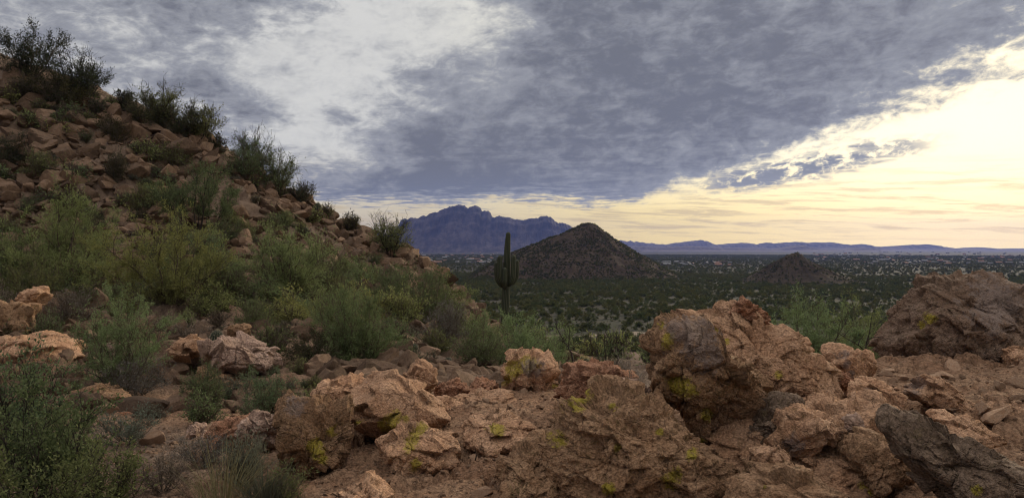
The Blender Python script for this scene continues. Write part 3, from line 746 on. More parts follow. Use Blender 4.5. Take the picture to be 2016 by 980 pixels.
boulder("rough bedrock shelf under the left outcrop's lichen blocks", "rock ledge", 6.0,
        [(745, 965), (765, 930), (790, 900), (830, 880), (900, 880), (930, 920), (900, 985), (840, 1010), (780, 1010), (755, 990)],
        0.5, 'tan', 34, 6, 0.6, 0.09, 0.04, 0.24, 0.06, lean=0.6)
# --- dark mound on the right
boulder("big dark reddish mound of layered rock at the right edge", "boulder", 9.3,
        [(1728, 700), (1745, 668), (1770, 645), (1792, 612), (1815, 588), (1850, 560), (1872, 545), (1888, 536), (1902, 545), (1935, 545), (1965, 538), (2010, 542), (2050, 560), (2110, 610), (2150, 690), (2120, 740), (2000, 745), (1860, 738), (1760, 725)],
        1.0, 'mound', 31, 7, 0.62, 0.085, 0.05, 0.36, 0.07, (1930, 660), lean=0.35, lichens=[(1832, 628, 14), (1815, 640, 10)], varnish=[(1960, 600, 60)])
boulder("pale brown block at the foot of the dark mound", "rock", 8.4,
        [(1975, 705), (1985, 688), (2020, 682), (2060, 690), (2060, 725), (2010, 728), (1980, 722)], 0.3, 'tan', 32, 6, 0.62, 0.04, 0.02, 0.25)
# --- centre row at the lip
boulder("blocky rock splashed with yellow lichen at the lip of the drop", "boulder", 8.9,
        [(975, 752), (985, 725), (1005, 702), (1030, 690), (1058, 694), (1085, 705), (1106, 722), (1108, 745), (1095, 775), (1050, 790), (1000, 778)], 0.42, 'tan', 41, 6, 0.6, 0.06, 0.025, 0.32, 0.05,
        lichens=[(1012, 728, 24), (1045, 718, 20), (1095, 758, 10), (1000, 745, 14)], varnish=[(1050, 725, 22)])
boulder("rust red rough rock left of the big leaning boulder", "boulder", 7.3,
        [(1080, 800), (1090, 775), (1105, 745), (1125, 722), (1165, 712), (1205, 710), (1248, 704), (1252, 740), (1225, 770), (1180, 785), (1135, 795), (1100, 812)], 0.36, 'red', 42, 6, 0.62, 0.07, 0.035, 0.26, 0.05)
boulder("tilted pinkish slab against the lower left of the leaning boulder", "rock slab", 5.95,
        [(1150, 790), (1175, 772), (1215, 752), (1250, 748), (1275, 770), (1280, 810), (1230, 830), (1180, 815)], 0.3, 'pink', 43, 6, 0.62, 0.03, 0.018, 0.2, lean=.3)
boulder("low knobbly red rock between orange slab and lichen block", "rock", 9.1,
        [(915, 775), (922, 752), (945, 745), (972, 748), (985, 768), (975, 790), (935, 792)], 0.26, 'red', 44, 6, 0.62, 0.04, 0.02, 0.2)
boulder("low tan bedrock hump with one yellow lichen spot on the centre dirt", "rock ledge", 6.3,
        [(900, 855), (925, 826), (965, 812), (1010, 815), (1045, 832), (1062, 855), (1030, 880), (950, 885)], 0.42, 'tan', 45, 6, 0.6, 0.05, 0.025, 0.24, 0.05, lean=.9, chip=.8, lichens=[(980, 845, 16)])
boulder("grey brown crumbly bedrock hump left of the broad lichen ledge", "rock ledge", 5.25,
        [(975, 945), (1000, 905), (1035, 880), (1075, 872), (1110, 890), (1125, 930), (1100, 970), (1040, 985), (990, 975)], 0.4, 'grey', 46, 6, 0.6, 0.05, 0.03, 0.2, 0.05, lean=.8, lichens=[(1098, 868, 14)])
boulder("flat tan bedrock step at the back of the centre dirt", "rock ledge", 7.9,
        [(865, 812), (890, 785), (930, 770), (985, 775), (1020, 790), (1015, 812), (940, 822)], 0.4, 'tan', 47, 6, 0.6, 0.05, 0.025, 0.24, 0.05, lean=.9, chip=.7)
boulder("small broken tan rock between rounded slab and ribbed reddish rock", "rock", 7.6,
        [(845, 800), (862, 785), (890, 782), (912, 800), (905, 820), (870, 828)], 0.22, 'tan', 48, 6, 0.6, 0.04, 0.02, 0.18, lean=.3)
# --- left outcrop
boulder("large rounded tan slab overhanging a dark hollow", "boulder", 7.0,
        [(690, 770), (700, 750), (730, 742), (760, 735), (790, 738), (815, 758), (840, 780), (870, 800), (895, 822), (890, 850), (830, 860), (770, 862), (720, 866), (694, 845), (692, 810)], 0.55, 'tan', 51, 7, 0.6, 0.03, 0.02, 0.42, 0.04, lean=0.4, chip=.3,
        lichens=[(770, 832, 22), (755, 838, 14), (800, 825, 10), (705, 830, 10)])
boulder("orange tan rock with slanting grain behind the rounded slab", "boulder", 8.1,
        [(788, 745), (800, 722), (822, 712), (845, 722), (865, 742), (872, 765), (850, 785), (815, 775)], 0.36, 'tan', 52, 6, 0.62, 0.04, 0.018, 0.28)
boulder("ribbed reddish rock right of the orange tan rock", "rock", 8.5,
        [(850, 785), (862, 755), (880, 740), (905, 745), (922, 770), (915, 792), (880, 800)], 0.26, 'red', 53, 6, 0.62, 0.04, 0.022, 0.18)
boulder("arched tan rock bridging the dark gap on the left outcrop", "rock slab", 7.25,
        [(612, 778), (630, 758), (665, 742), (700, 742), (722, 752), (712, 775), (692, 788), (660, 795), (630, 800)], 0.36, 'tan', 54, 6, 0.62, 0.035, 0.018, 0.26)
boulder("upright fractured grey block with yellow lichen streak on the left outcrop", "boulder", 6.1,
        [(552, 850), (555, 810), (570, 780), (598, 776), (625, 782), (640, 790), (660, 800), (673, 812), (675, 850), (682, 900), (672, 950), (640, 985), (590, 980), (555, 940), (540, 900)], 0.42, 'grey', 55, 7, 0.58, 0.09, 0.075, 0.30, 0.03, chip=.35,
        lichens=[(615, 875, 16), (625, 895, 18), (635, 905, 14), (655, 848, 9)], varnish=[(580, 800, 26)])
boulder("pale pointed rock left of the upright fractured block", "rock", 6.7,
        [(495, 830), (497, 806), (510, 808), (528, 815), (548, 822), (562, 845), (555, 880), (525, 890), (500, 870)], 0.24, 'pink', 56, 6, 0.62, 0.045, 0.02, 0.18)
boulder("lichen spotted tan block in front of the rounded slab", "boulder", 5.9,
        [(735, 885), (750, 868), (785, 852), (820, 838), (850, 836), (880, 850), (898, 880), (902, 920), (880, 950), (830, 965), (775, 965), (748, 940), (738, 910)], 0.46, 'tan', 57, 7, 0.6, 0.045, 0.025, 0.26, 0.04, lean=.2,
        lichens=[(825, 842, 14), (808, 875, 18), (822, 912, 14), (815, 860, 10)])
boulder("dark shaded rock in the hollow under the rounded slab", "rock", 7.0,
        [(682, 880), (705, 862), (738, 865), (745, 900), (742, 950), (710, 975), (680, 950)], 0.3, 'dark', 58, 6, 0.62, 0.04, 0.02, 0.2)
boulder("tan bedrock corner at the bottom edge below the lichen spotted block", "rock ledge", 4.9,
        [(655, 985), (690, 965), (730, 945), (765, 945), (780, 970), (770, 1010), (700, 1040), (640, 1020)], 0.4, 'tan', 59, 6, 0.6, 0.05, 0.025, 0.22, lean=.3)
boulder("crumbling orange rock at the left end of the outcrop", "rock", 7.2,
        [(405, 865), (415, 835), (435, 820), (460, 825), (482, 832), (500, 850), (498, 885), (460, 900), (420, 895)], 0.3, 'red', 60, 6, 0.62, 0.06, 0.03, 0.18)
boulder("small knobbly grey stone column left of the orange rock", "stone", 7.6,
        [(365, 865), (368, 842), (385, 830), (400, 842), (405, 868), (400, 885), (378, 888)], 0.16, 'pink', 61, 6, 0.62, 0.035, 0.02, 0.12)
boulder("small pale cap stone left of the pale pointed rock", "stone", 7.0,
        [(468, 850), (475, 830), (492, 828), (500, 845), (498, 870), (478, 875)], 0.12, 'pink', 62, 5, 0.65, 0.02, 0.012, 0.1)
# --- middle distance on the left
boulder("pinkish grey boulder split by a diagonal crack in the gully", "boulder", 13.4,
        [(392, 700), (405, 678), (430, 666), (455, 664), (480, 675), (510, 690), (538, 708), (546, 728), (530, 745), (490, 742), (450, 738), (415, 725)], 0.8, 'pink', 71, 7, 0.6, 0.11, 0.035, 0.55, 0.05)
boulder("lower half of the split boulder, brown and flat, in the gully", "boulder", 13.1,
        [(385, 722), (412, 722), (450, 738), (495, 748), (520, 758), (500, 775), (440, 775), (390, 760)], 0.7, 'grey', 72, 6, 0.6, 0.08, 0.035, 0.5)
boulder("tan rock with an overhang left of the split pinkish boulder", "boulder", 13.9,
        [(335, 690), (350, 668), (375, 655), (400, 662), (408, 680), (395, 705), (360, 712)], 0.5, 'tan', 73, 6, 0.6, 0.08, 0.03, 0.4)
boulder("round brown rock beside the barrel cactus", "rock", 15.6,
        [(448, 658), (452, 640), (470, 632), (488, 640), (491, 660), (475, 672), (455, 670)], 0.22, 'grey', 74, 5, 0.6, 0.03, 0.012, 0.3)
boulder("small pale stone at the foot of the round brown rock", "stone", 15.4, [(484, 668), (488, 658), (500, 660), (503, 670), (493, 674)], 0.09, 'pink', 75, 4, 0.6, 0.01, 0.005, 0.2)
boulder("dark flat topped boulder at the left edge", "boulder", 17.0,
        [(-60, 640), (-50, 600), (0, 586), (30, 590), (60, 600), (80, 612), (75, 640), (30, 660), (-30, 665)], 0.7, 'grey', 76, 6, 0.58, 0.10, 0.04, 0.5)
boulder("orange rounded boulder behind the dark flat topped boulder", "boulder", 17.8,
        [(36, 600), (44, 575), (62, 562), (80, 565), (90, 580), (82, 598), (60, 606)], 0.4, 'tan', 77, 6, 0.6, 0.05, 0.02, 0.4)
boulder("cracked low tan ledge at the left edge", "rock ledge", 13.5,
        [(-40, 690), (0, 668), (50, 658), (95, 660), (130, 678), (155, 698), (150, 715), (100, 720), (30, 725), (-40, 720)], 0.9, 'tan', 78, 6, 0.6, 0.10, 0.04, 0.5, lean=.3)
boulder("dark jutting ledge above the orange boulder in the lower left gully", "rock ledge", 10.6,
        [(135, 772), (160, 765), (200, 760), (235, 768), (260, 780), (245, 795), (205, 792), (160, 790)], 0.4, 'grey', 79, 6, 0.6, 0.06, 0.03, 0.3)
boulder("big rounded orange boulder in the lower left gully", "boulder", 9.6,
        [(262, 830), (272, 808), (295, 798), (312, 808), (320, 825), (310, 845), (285, 850)], 0.28, 'tan', 80, 6, 0.6, 0.03, 0.015, 0.3)
boulder("flat reddish rocks edge below the orange boulder", "rock ledge", 9.0,
        [(180, 830), (200, 812), (240, 818), (275, 838), (290, 855), (250, 865), (205, 850)], 0.35, 'red', 81, 6, 0.6, 0.05, 0.03, 0.25)
boulder("grey stone with a yellow lichen cap in the lower left gully", "stone", 9.4,
        [(165, 815), (172, 800), (190, 798), (205, 806), (200, 822), (180, 826)], 0.16, 'grey', 82, 5, 0.6, 0.02, 0.012, 0.16, lichens=[(191, 806, 9)])

# --- individual rocks lying on the hillside and the right slope
def scatter_rocks():
    rng = np.random.default_rng(91)
    protos = [stone_mesh("slope_rock", 200 + i, 4, (1, rng.uniform(.7, 1.0), rng.uniform(.5, .85)), int(rng.integers(9, 15)), 0.09) for i in range(14)]
    hp = [stone_mesh('hill_rock', 400 + i, 4, (1, rng.uniform(.7, 1.0), rng.uniform(.6, 1.0)), int(rng.integers(6, 9)), 0.03) for i in range(14)]
    zones = [  # label, group, count, px range, py range, depth range, size range (m), category
        ("angular tan rock in the boulder field under the topmost bushes of the left hill", "rocks in the boulder field high on the left hill", 130, (-20, 345), (135, 350), (38.5, 48.5), (0.5, 1.9), "rock"),
        ("stone on the bare middle strip of the left hill below the boulder field", "stones on the middle of the left hill", 100, (0, 620), (310, 540), (29, 47.5), (0.3, 1.2), "rock"),
        ("rock on the rocky spur where the left hill drops toward the cactus", "rocks on the spur of the left hill", 58, (590, 870), (415, 545), (37, 50), (0.3, 1.15), "rock"),
        ("stone lying among bushes in the gully at the hill's foot", "stones in the gully", 60, (150, 930), (600, 780), (10.5, 26), (0.08, 0.32), "stone"),
        ("loose stone on the dirt behind the lichen spotted blocks", "loose stones on the centre dirt", 90, (860, 1130), (765, 985), (4.7, 9), (0.025, 0.15), "stone"),
        ("stone on the brown dirt of the lower left gully near the grass tuft", "stones in the lower left gully", 50, (130, 560), (800, 960), (5.6, 10), (0.04, 0.26), "stone"),
        ("loose stone on the tan slope between dark slab and dark mound", "loose stones on the right slope", 120, (1650, 2060), (715, 965), (4.4, 8.8), (0.03, 0.32), "stone"),
    ]
    out = []
    for label, group, cnt, pxr, pyr, Yr, szr, cat in zones:
        k = 0; tries = 0
        while k < cnt and tries < 200:
            tries += 1
            m = 300
            Y = rng.uniform(*Yr, m); px = rng.uniform(*pxr, m); x = (px - 1008) / F * Y
            z = ground_z(x, Y, True); py = 490 - (z - EYE) / Y * F
            ok = (py > pyr[0]) & (py < pyr[1])
            for j in np.nonzero(ok)[0]:
                if k >= cnt: break
                s = szr[0] + (szr[1] - szr[0]) * rng.uniform() ** 3.0
                me = (hp if Yr[1] > 20 else protos)[int(rng.integers(14))]
                o = bpy.data.objects.new("rock" if cat == "rock" else "stone", me); COL.objects.link(o)
                if not me.materials: me.materials.append(M_HILLSTONE if Yr[1] > 20 else M_STONE)
                o.location = (x[j], Y[j], z[j] + s * (0.0 if Yr[1] > 20 else 0.1))
                o.rotation_euler = (rng.normal() * .3, rng.normal() * .3, rng.uniform(0, 6.28))
                h = s / 2
                o.scale = (h * rng.uniform(.85, 1.3), h * rng.uniform(.85, 1.2), h * rng.uniform(.7, 1.15))
                tag(o, label, cat, group); k += 1
    return out
scatter_rocks()

# --- gravel and rubble nobody could count
def instancer(name, label, pts, scale, rotz, idx, protos, tilt=None):
    """one object of many copies: points carrying size, turn and kind, set with geometry nodes"""
    me = bpy.data.meshes.new(name); me.vertices.add(len(pts)); me.vertices.foreach_set('co', np.asarray(pts, np.float32).ravel())
    a = me.attributes.new('size', 'FLOAT_VECTOR', 'POINT'); a.data.foreach_set('vector', np.asarray(scale, np.float32).ravel())
    rv = np.zeros((len(pts), 3), np.float32); rv[:, 2] = rotz
    if tilt is not None: rv[:, :2] = tilt
    a = me.attributes.new('turn', 'FLOAT_VECTOR', 'POINT'); a.data.foreach_set('vector', rv.ravel())
    a = me.attributes.new('sort', 'INT', 'POINT'); a.data.foreach_set('value', np.asarray(idx, np.int32))
    o = bpy.data.objects.new(name, me); COL.objects.link(o)
    col = bpy.data.collections.new(name + "_kinds")
    for p in protos: col.objects.link(p)
    ng = bpy.data.node_groups.new(name + "_spread", 'GeometryNodeTree')
    ng.interface.new_socket("Geometry", in_out='INPUT', socket_type='NodeSocketGeometry')
    ng.interface.new_socket("Geometry", in_out='OUTPUT', socket_type='NodeSocketGeometry')
    N = ng.nodes.new; gi = N('NodeGroupInput'); go = N('NodeGroupOutput'); ip = N('GeometryNodeInstanceOnPoints'); ci = N('GeometryNodeCollectionInfo')
    ci.inputs['Collection'].default_value = col; ci.inputs['Separate Children'].default_value = True; ci.inputs['Reset Children'].default_value = True
    def na_(nm, ty):
        q = N('GeometryNodeInputNamedAttribute'); q.data_type = ty; q.inputs[0].default_value = nm; return q.outputs[0]
    L = ng.links.new
    L(gi.outputs[0], ip.inputs['Points']); L(ci.outputs[0], ip.inputs['Instance']); ip.inputs['Pick Instance'].default_value = True
    L(na_('sort', 'INT'), ip.inputs['Instance Index']); L(na_('turn', 'FLOAT_VECTOR'), ip.inputs['Rotation']); L(na_('size', 'FLOAT_VECTOR'), ip.inputs['Scale'])
    L(ip.outputs[0], go.inputs[0])
    md = o.modifiers.new("spread", 'NODES'); md.node_group = ng
    tag(o, label, kind='stuff')
    return o
def proto_obj(name, me, mat):
    o = bpy.data.objects.new(name, me)
    if not me.materials: me.materials.append(mat)
    return o
rng = np.random.default_rng(55)
gp = [proto_obj("pebble", stone_mesh("pebble", 300 + i, 2, (1, rng.uniform(.7, 1), rng.uniform(.45, .8)), 9, .1), M_STONE) for i in range(6)]
def polar_pts(n, r0, r1, a0, a1, rng, pw=1.0):
    r = np.exp(rng.uniform(math.log(r0), math.log(r1), n)); a = rng.uniform(R(a0), R(a1), n)
    return r * np.sin(a), r * np.cos(a), r
n_ = 26000
x, y, r = polar_pts(n_, 3.2, 11.5, -42, 46, rng)
den = fbm(np.stack([x * .8, y * .8, np.zeros(n_)], 1), 3) + 0.16 * sst(0.0, .5, x / y) + rng.uniform(-.3, .3, n_)
k = den > -0.02; x, y, r = x[k], y[k], r[k]
z = ground_z(x, y)
s = (0.005 + 0.018 * rng.uniform(0, 1, len(x)) ** 4) * (0.6 + 0.09 * r)
instancer("gravel", "reddish gravel strewn over the foreground dirt", np.stack([x, y, z + s * .2], 1), np.stack([s, s, s], 1) * rng.uniform(.7, 1.3, (len(x), 3)), rng.uniform(0, 6.28, len(x)), rng.integers(0, 6, len(x)), gp, rng.normal(0, .4, (len(x), 2)))
rp = [proto_obj("rubble_stone", stone_mesh("rubble_stone", 330 + i, 3, (1, rng.uniform(.7, 1), rng.uniform(.4, .8)), 7, .06), M_HILLSTONE) for i in range(7)]
n_ = 40000
x, y, r = polar_pts(n_, 10.5, 54, -46, 6, rng)
den = fbm(np.stack([x * .22, y * .22, np.full(n_, 7.)], 1), 4) + rng.uniform(-.25, .25, n_) + .10 * sst(28, 40, r) - .16 * sst(22, 14, r)
k = den > 0.0; x, y, r = x[k], y[k], r[k]
z = ground_z(x, y)
s = (0.04 + 0.46 * rng.uniform(0, 1, len(x)) ** 3.0) * (0.35 + 0.019 * r)
instancer("rubble", "small stones covering the left hill between the bushes", np.stack([x, y, z + s * .15], 1), np.stack([s, s, s], 1) * rng.uniform(.7, 1.3, (len(x), 3)), rng.uniform(0, 6.28, len(x)), rng.integers(0, 7, len(x)), rp, rng.normal(0, .35, (len(x), 2)))
# ------------------------------------------------------------------ plants
LEAF = dict(
    verde=leaf_mat("pale_green_twigs", (0.1376, 0.1626, 0.0635), (0.2276, 0.2611, 0.1186)),
    creosote=leaf_mat("olive_leaves", (0.088, 0.1067, 0.048), (0.155, 0.1798, 0.09)),
    dark=leaf_mat("dark_green_leaves", (0.0357, 0.03995, 0.0221), (0.0748, 0.0782, 0.0459)),
    leafy=leaf_mat("fresh_green_leaves", (0.07277, 0.0966, 0.0399), (0.1709, 0.1993, 0.09975)),
    grey=leaf_mat("grey_green_leaves", (0.10, 0.105, 0.075), (0.17, 0.17, 0.125)),
    dead=leaf_mat("dry_grey_twigs", (0.12, 0.10, 0.085), (0.22, 0.19, 0.165)),
    straw=leaf_mat("straw_blades", (0.30, 0.24, 0.12), (0.46, 0.38, 0.20)),
)
M_TWIG = flat_mat("bark_twig", (0.060, 0.045, 0.034), (0.11, 0.085, 0.065), 30)
M_TWIG_DARK = flat_mat("dark_bark_twig", (0.022, 0.018, 0.015), (0.045, 0.036, 0.03), 30)
M_TWIG_PALE = flat_mat("pale_dry_twig", (0.20, 0.17, 0.14), (0.32, 0.28, 0.24), 30)

def norm(a): return a / np.maximum(np.linalg.norm(a, axis=-1, keepdims=True), 1e-9)
def tubes(Pp, Rd, sides=4):
    """Pp (M,K,3) polylines, Rd (M,K) radii -> one set of tapered tubes"""
    M, K, _ = Pp.shape
    tg = np.empty_like(Pp); tg[:, 1:-1] = Pp[:, 2:] - Pp[:, :-2]; tg[:, 0] = Pp[:, 1] - Pp[:, 0]; tg[:, -1] = Pp[:, -1] - Pp[:, -2]
    tg = norm(tg); ref = np.where(np.abs(tg[..., 2:3]) > .9, np.array([1., 0, 0]), np.array([0., 0, 1]))
    a = norm(np.cross(tg, ref)); b = np.cross(tg, a)
    th = np.arange(sides) * 2 * math.pi / sides
    V = Pp[:, :, None] + Rd[:, :, None, None] * (a[:, :, None] * np.cos(th)[:, None] + b[:, :, None] * np.sin(th)[:, None])
    m, k, s = np.meshgrid(np.arange(M), np.arange(K - 1), np.arange(sides), indexing='ij'); m, k, s = m.ravel(), k.ravel(), s.ravel()
    s2 = (s + 1) % sides; base = m * K * sides
    Fq = np.stack([base + k * sides + s, base + k * sides + s2, base + (k + 1) * sides + s2, base + (k + 1) * sides + s], 1)
    return V.reshape(-1, 3), Fq
def blades(pos, dirs, ln, wd, rng):
    """thin pointed quads: a leaf or a twig end each"""
    n = len(pos); side = norm(np.cross(dirs, norm(rng.normal(size=(n, 3)))))
    ln = np.broadcast_to(ln, n)[:, None]; wd = np.broadcast_to(wd, n)[:, None]
    V = np.stack([pos, pos + dirs * ln * .45 + side * wd * .5, pos + dirs * ln, pos + dirs * ln * .45 - side * wd * .5], 1).reshape(-1, 3)
    return V, np.arange(n * 4).reshape(n, 4)
def shrub_parts(rng, w, h, n_leaf, ll, lw, nst=11, ntw=9, ntl=5, up=0.35, bushy=0.0, gap=1.35, bare=0.0, low=0.08):
    ph = np.arange(nst) * 2.399 + rng.uniform(0, 6.28) + rng.normal(0, .3, nst); rho = np.sqrt((np.arange(nst) + .5) / nst) * rng.uniform(.75, 1.12, nst)
    ez = h * 0.86 * (0.30 + 0.70 * np.sqrt(np.clip(1 - (rho * .9) ** 2, 0, 1))) * rng.uniform(.62, 1.12, nst)
    if low < .4: ez[rng.random(nst) < .28] *= rng.uniform(.3, .6)
    e = np.stack([np.cos(ph) * rho * w * .40, np.sin(ph) * rho * w * .40, ez], 1)
    p0 = np.stack([np.cos(ph) * w * .03, np.sin(ph) * w * .03, np.full(nst, -0.04 * h)], 1)
    p1 = e * np.array([.52, .52, .50]) + rng.normal(0, .05, (nst, 3)) * h
    t_ = np.linspace(0, 1, 7)[None, :, None]
    S = (1 - t_) ** 2 * p0[:, None] + 2 * t_ * (1 - t_) * p1[:, None] + t_ ** 2 * e[:, None]
    S[:, 1:] += rng.normal(0, .015, S[:, 1:].shape) * h
    # twigs
    ti = np.repeat(np.arange(nst), ntw); tt = rng.uniform(low, 1, len(ti)) ** 0.75
    b = (1 - tt)[:, None] ** 2 * p0[ti] + 2 * (tt * (1 - tt))[:, None] * p1[ti] + tt[:, None] ** 2 * e[ti]
    tg = norm(2 * (1 - tt)[:, None] * (p1[ti] - p0[ti]) + 2 * tt[:, None] * (e[ti] - p1[ti]))
    d = norm(tg * .7 + rng.normal(0, .55, (len(ti), 3)) + np.array([0, 0, up]))
    tl = h * rng.uniform(.12, .34, len(ti))
    q1 = b + d * tl[:, None] * .5 + rng.normal(0, .02, (len(ti), 3)) * h; q2 = q1 + norm(d + rng.normal(0, .3, d.shape)) * tl[:, None] * .5
    TW = np.stack([b, q1, q2], 1)
    # twig ends
    ui = np.repeat(np.arange(len(ti)), ntl); uu = rng.uniform(.15, 1, len(ui))
    ub = np.where((uu < .5)[:, None], TW[ui, 0] + (TW[ui, 1] - TW[ui, 0]) * (uu * 2)[:, None], TW[ui, 1] + (TW[ui, 2] - TW[ui, 1]) * (uu * 2 - 1)[:, None])
    ud = norm(d[ui] * .8 + rng.normal(0, .5, (len(ui), 3)) + np.array([0, 0, up * .6])); ul = tl[ui] * rng.uniform(.35, .75, len(ui))
    wgt = rng.uniform(.12, 1, len(ui)) ** gap * (np.repeat(rng.uniform(.25, 1, len(ti)), ntl) ** 1.2)
    if bare > 0: wgt *= np.where(ub[:, 2] > h * (1 - bare), .12, 1)
    li = rng.choice(len(ui), n_leaf, p=wgt / wgt.sum()); lu = rng.uniform(0, 1.05, n_leaf)
    lp = ub[li] + ud[li] * (ul[li] * lu)[:, None] + rng.normal(0, .5, (n_leaf, 3)) * ll * (1 + bushy)
    lp[:, 2] = np.maximum(lp[:, 2], 0.02 * h)
    ld = norm(ud[li] * .75 + rng.normal(0, .6, (n_leaf, 3)))
    return S, TW, (ub, ud, ul), lp, ld
def shrub_meshes(name, seed, w, h, ypx, kind, dens=1.0, lpx=4.4, wpx=1.15, **kw):
    """branches and leaves for a shrub W x H metres; leaf size suits the size it is seen at (YPX photo pixels per metre)"""
    rng = np.random.default_rng(seed)
    ll, lw = lpx / ypx, wpx / ypx
    area = w * h * ypx * ypx
    n_leaf = int(np.clip(area * .72 / (lpx * wpx * .5) * (2.3 if kind == 'verde' else 1.75) * dens, 60, 40000))
    nst = kw.pop('nst', 20); ntw = kw.pop('ntw', 12); ntl = kw.pop('ntl', 5)
    S, TW, (ub, ud, ul), lp, ld = shrub_parts(rng, w, h, n_leaf, ll, lw, nst, ntw, ntl, **kw)
    rmin = 0.32 / ypx
    rs = np.linspace(1, .25, S.shape[1])[None] * max(.010 * h, rmin * 1.6) * rng.uniform(.7, 1.3, (len(S), 1)); rs = np.maximum(rs, rmin)
    V1, F1 = tubes(S, rs, 5)
    V2, F2 = tubes(TW, np.broadcast_to(np.array([1, .75, .45]) * max(.0035 * h, rmin), TW.shape[:2]), 3)
    k = rng.random(len(ub)) < .8
    V3, F3 = blades(ub[k], ud[k], ul[k] * 1.15, max(0.7 / ypx, .003 * h), rng)
    br = new_mesh(name + "_branches", np.concatenate([V1, V2, V3]), [np.concatenate([F1, F2 + len(V1), F3 + len(V1) + len(V2)])])
    sz = rng.uniform(.6, 1.35, n_leaf)
    V, Fq = blades(lp, ld, ll * sz, lw * sz, rng)
    lf = new_mesh(name + "_foliage", V, Fq, smooth=False)
    return br, lf
_seed = [1000]
def shrub(name, label, cat, px, Y, wpx_, hpx, kind, group=None, twig=None, dz=0.0, **kw):
    _seed[0] += 1
    m = Y / F; w, h = wpx_ * m, hpx * m
    x = (px - 1008) / F * Y; z = ground_z(x, Y)[0] - 0.02 * h + dz
    root = empty(name, (x, Y, z)); tag(root, label, cat, group)
    br, lf = shrub_meshes(name, _seed[0], w, h, F / Y, kind, **kw)
    link("branches", br, twig or M_TWIG, root)
    link("foliage", lf, LEAF[kind], root)
    return root

SB = 'shrub'
RIDGE = "bushes along the skyline of the left hill"
shrub("desert_shrub", "broad dark bush at the top left corner of the hill's skyline", SB, 62, 46.5, 175, 105, 'dark', RIDGE, dens=1.2)
shrub("desert_shrub", "dark bush with bare forked twigs rising above it, on the upper skyline", SB, 158, 46.6, 150, 112, 'dark', RIDGE, twig=M_TWIG_DARK, bare=.35, dens=1.0)
shrub("desert_shrub", "low dark bush under the tall twiggy one on the skyline", SB, 120, 45.6, 150, 60, 'dark', RIDGE, dens=1.4)
shrub("cholla_bush", "small dark knobby bush alone below the twiggy skyline bush", SB, 246, 47.2, 50, 46, 'dark', RIDGE, twig=M_TWIG_DARK, wpx=2.2, dens=.9)
shrub("desert_shrub", "grey green bush with thin bare crown midway down the skyline", SB, 318, 47.4, 110, 92, 'creosote', RIDGE, bare=.3, twig=M_TWIG_DARK)
shrub("desert_shrub", "dense dark bush filling below the thin crowned skyline bush", SB, 290, 46.6, 110, 70, 'dark', RIDGE, dens=1.4)
shrub("desert_shrub", "rounded fan shaped bush leaning right on the skyline", SB, 396, 47.6, 92, 84, 'creosote', RIDGE, twig=M_TWIG_DARK, bare=.2)
shrub("desert_shrub", "dark mound of bush under the fan shaped skyline bush", SB, 360, 47.0, 90, 60, 'dark', RIDGE, dens=1.3)
shrub("cholla_bush", "tiny dark bush right of the fan shaped bush on the skyline", SB, 428, 48.0, 40, 36, 'dark', RIDGE, wpx=2.0)
shrub("desert_shrub", "upright wispy bush at the top of the lower skyline group", SB, 500, 47.8, 95, 85, 'creosote', RIDGE, bare=.25)
shrub("desert_shrub", "largest bush of the lower skyline group, spreading right", SB, 545, 47.8, 115, 92, 'creosote', RIDGE, bare=.2)
shrub("desert_shrub", "low bush with thin bare twigs just left of the skyline barrel cactus", SB, 592, 47.9, 70, 48, 'dark', RIDGE)
shrub("desert_shrub", "bright bush on the skyline between barrel cactus and blue mountain", SB, 690, 47.8, 58, 42, 'dark', RIDGE, dens=1.3)
shrub("desert_shrub", "thin weedy bush just right of the skyline barrel cactus", SB, 643, 48.2, 34, 34, 'creosote', RIDGE, dens=.5)
shrub("desert_shrub", "tall feathery grey bush standing before the blue mountain's left end", SB, 770, 45.5, 105, 90, 'creosote', RIDGE, twig=M_TWIG_DARK, bare=.35, dens=.9)
# face of the hill
FACE = "bushes on the face of the left hill"
def hb(label, px, Y, w, h, kind, **kw): return shrub("desert_shrub", label, SB, px, Y, w, h, kind, FACE, **kw)
hb("dark bush among boulders below the top left skyline", 45, 44.8, 62, 52, 'dark')
hb("dark bush tucked behind big boulders in the upper boulder field", 110, 45.0, 70, 50, 'dark')
hb("drooping dark bush in the middle of the boulder field", 222, 44.0, 70, 56, 'dark')
hb("narrow dark green bush above the bluish grey stone", 228, 40.2, 44, 64, 'dark')
hb("dark bush at the left edge under the boulder field", 15, 39.5, 110, 70, 'dark', dens=1.2)
hb("small dark bush right of the left edge bush under the boulder field", 82, 38.6, 86, 56, 'creosote')
hb("faint olive bush below the skyline's fan shaped bush", 340, 44.0, 90, 52, 'creosote', dens=.7)
hb("long low olive bush beneath the lower skyline group", 480, 46.2, 110, 60, 'creosote')
t_ = shrub("palo_verde_tree", "dark green small tree with forked bare trunk in the middle of the hill", 'tree', 386, 37.5, 190, 150, 'creosote', twig=M_TWIG_DARK, low=.5, nst=10, dens=.95, gap=2.2)
hb("pale green bush spreading at the far left, largest on the hill face", 120, 25.5, 290, 205, 'verde', dens=.95)
hb("green bush cut by the left edge beside the largest pale bush", 5, 25.0, 210, 160, 'verde')
hb("olive bush below the largest pale bush at the left", 60, 22.8, 190, 110, 'creosote')
hb("wide yellow green bush in the centre of the left half", 335, 22.6, 290, 178, 'verde', dens=.95)
hb("low olive bush joined to the wide yellow green bush", 440, 23.5, 130, 110, 'creosote')
hb("tall yellow green bush under the rocky spur", 565, 25.5, 190, 168, 'verde')
hb("olive bush just left of the rocky spur", 640, 28.5, 110, 120, 'creosote')
hb("small green bush left of the dense green bush", 500, 18.5, 120, 90, 'creosote')
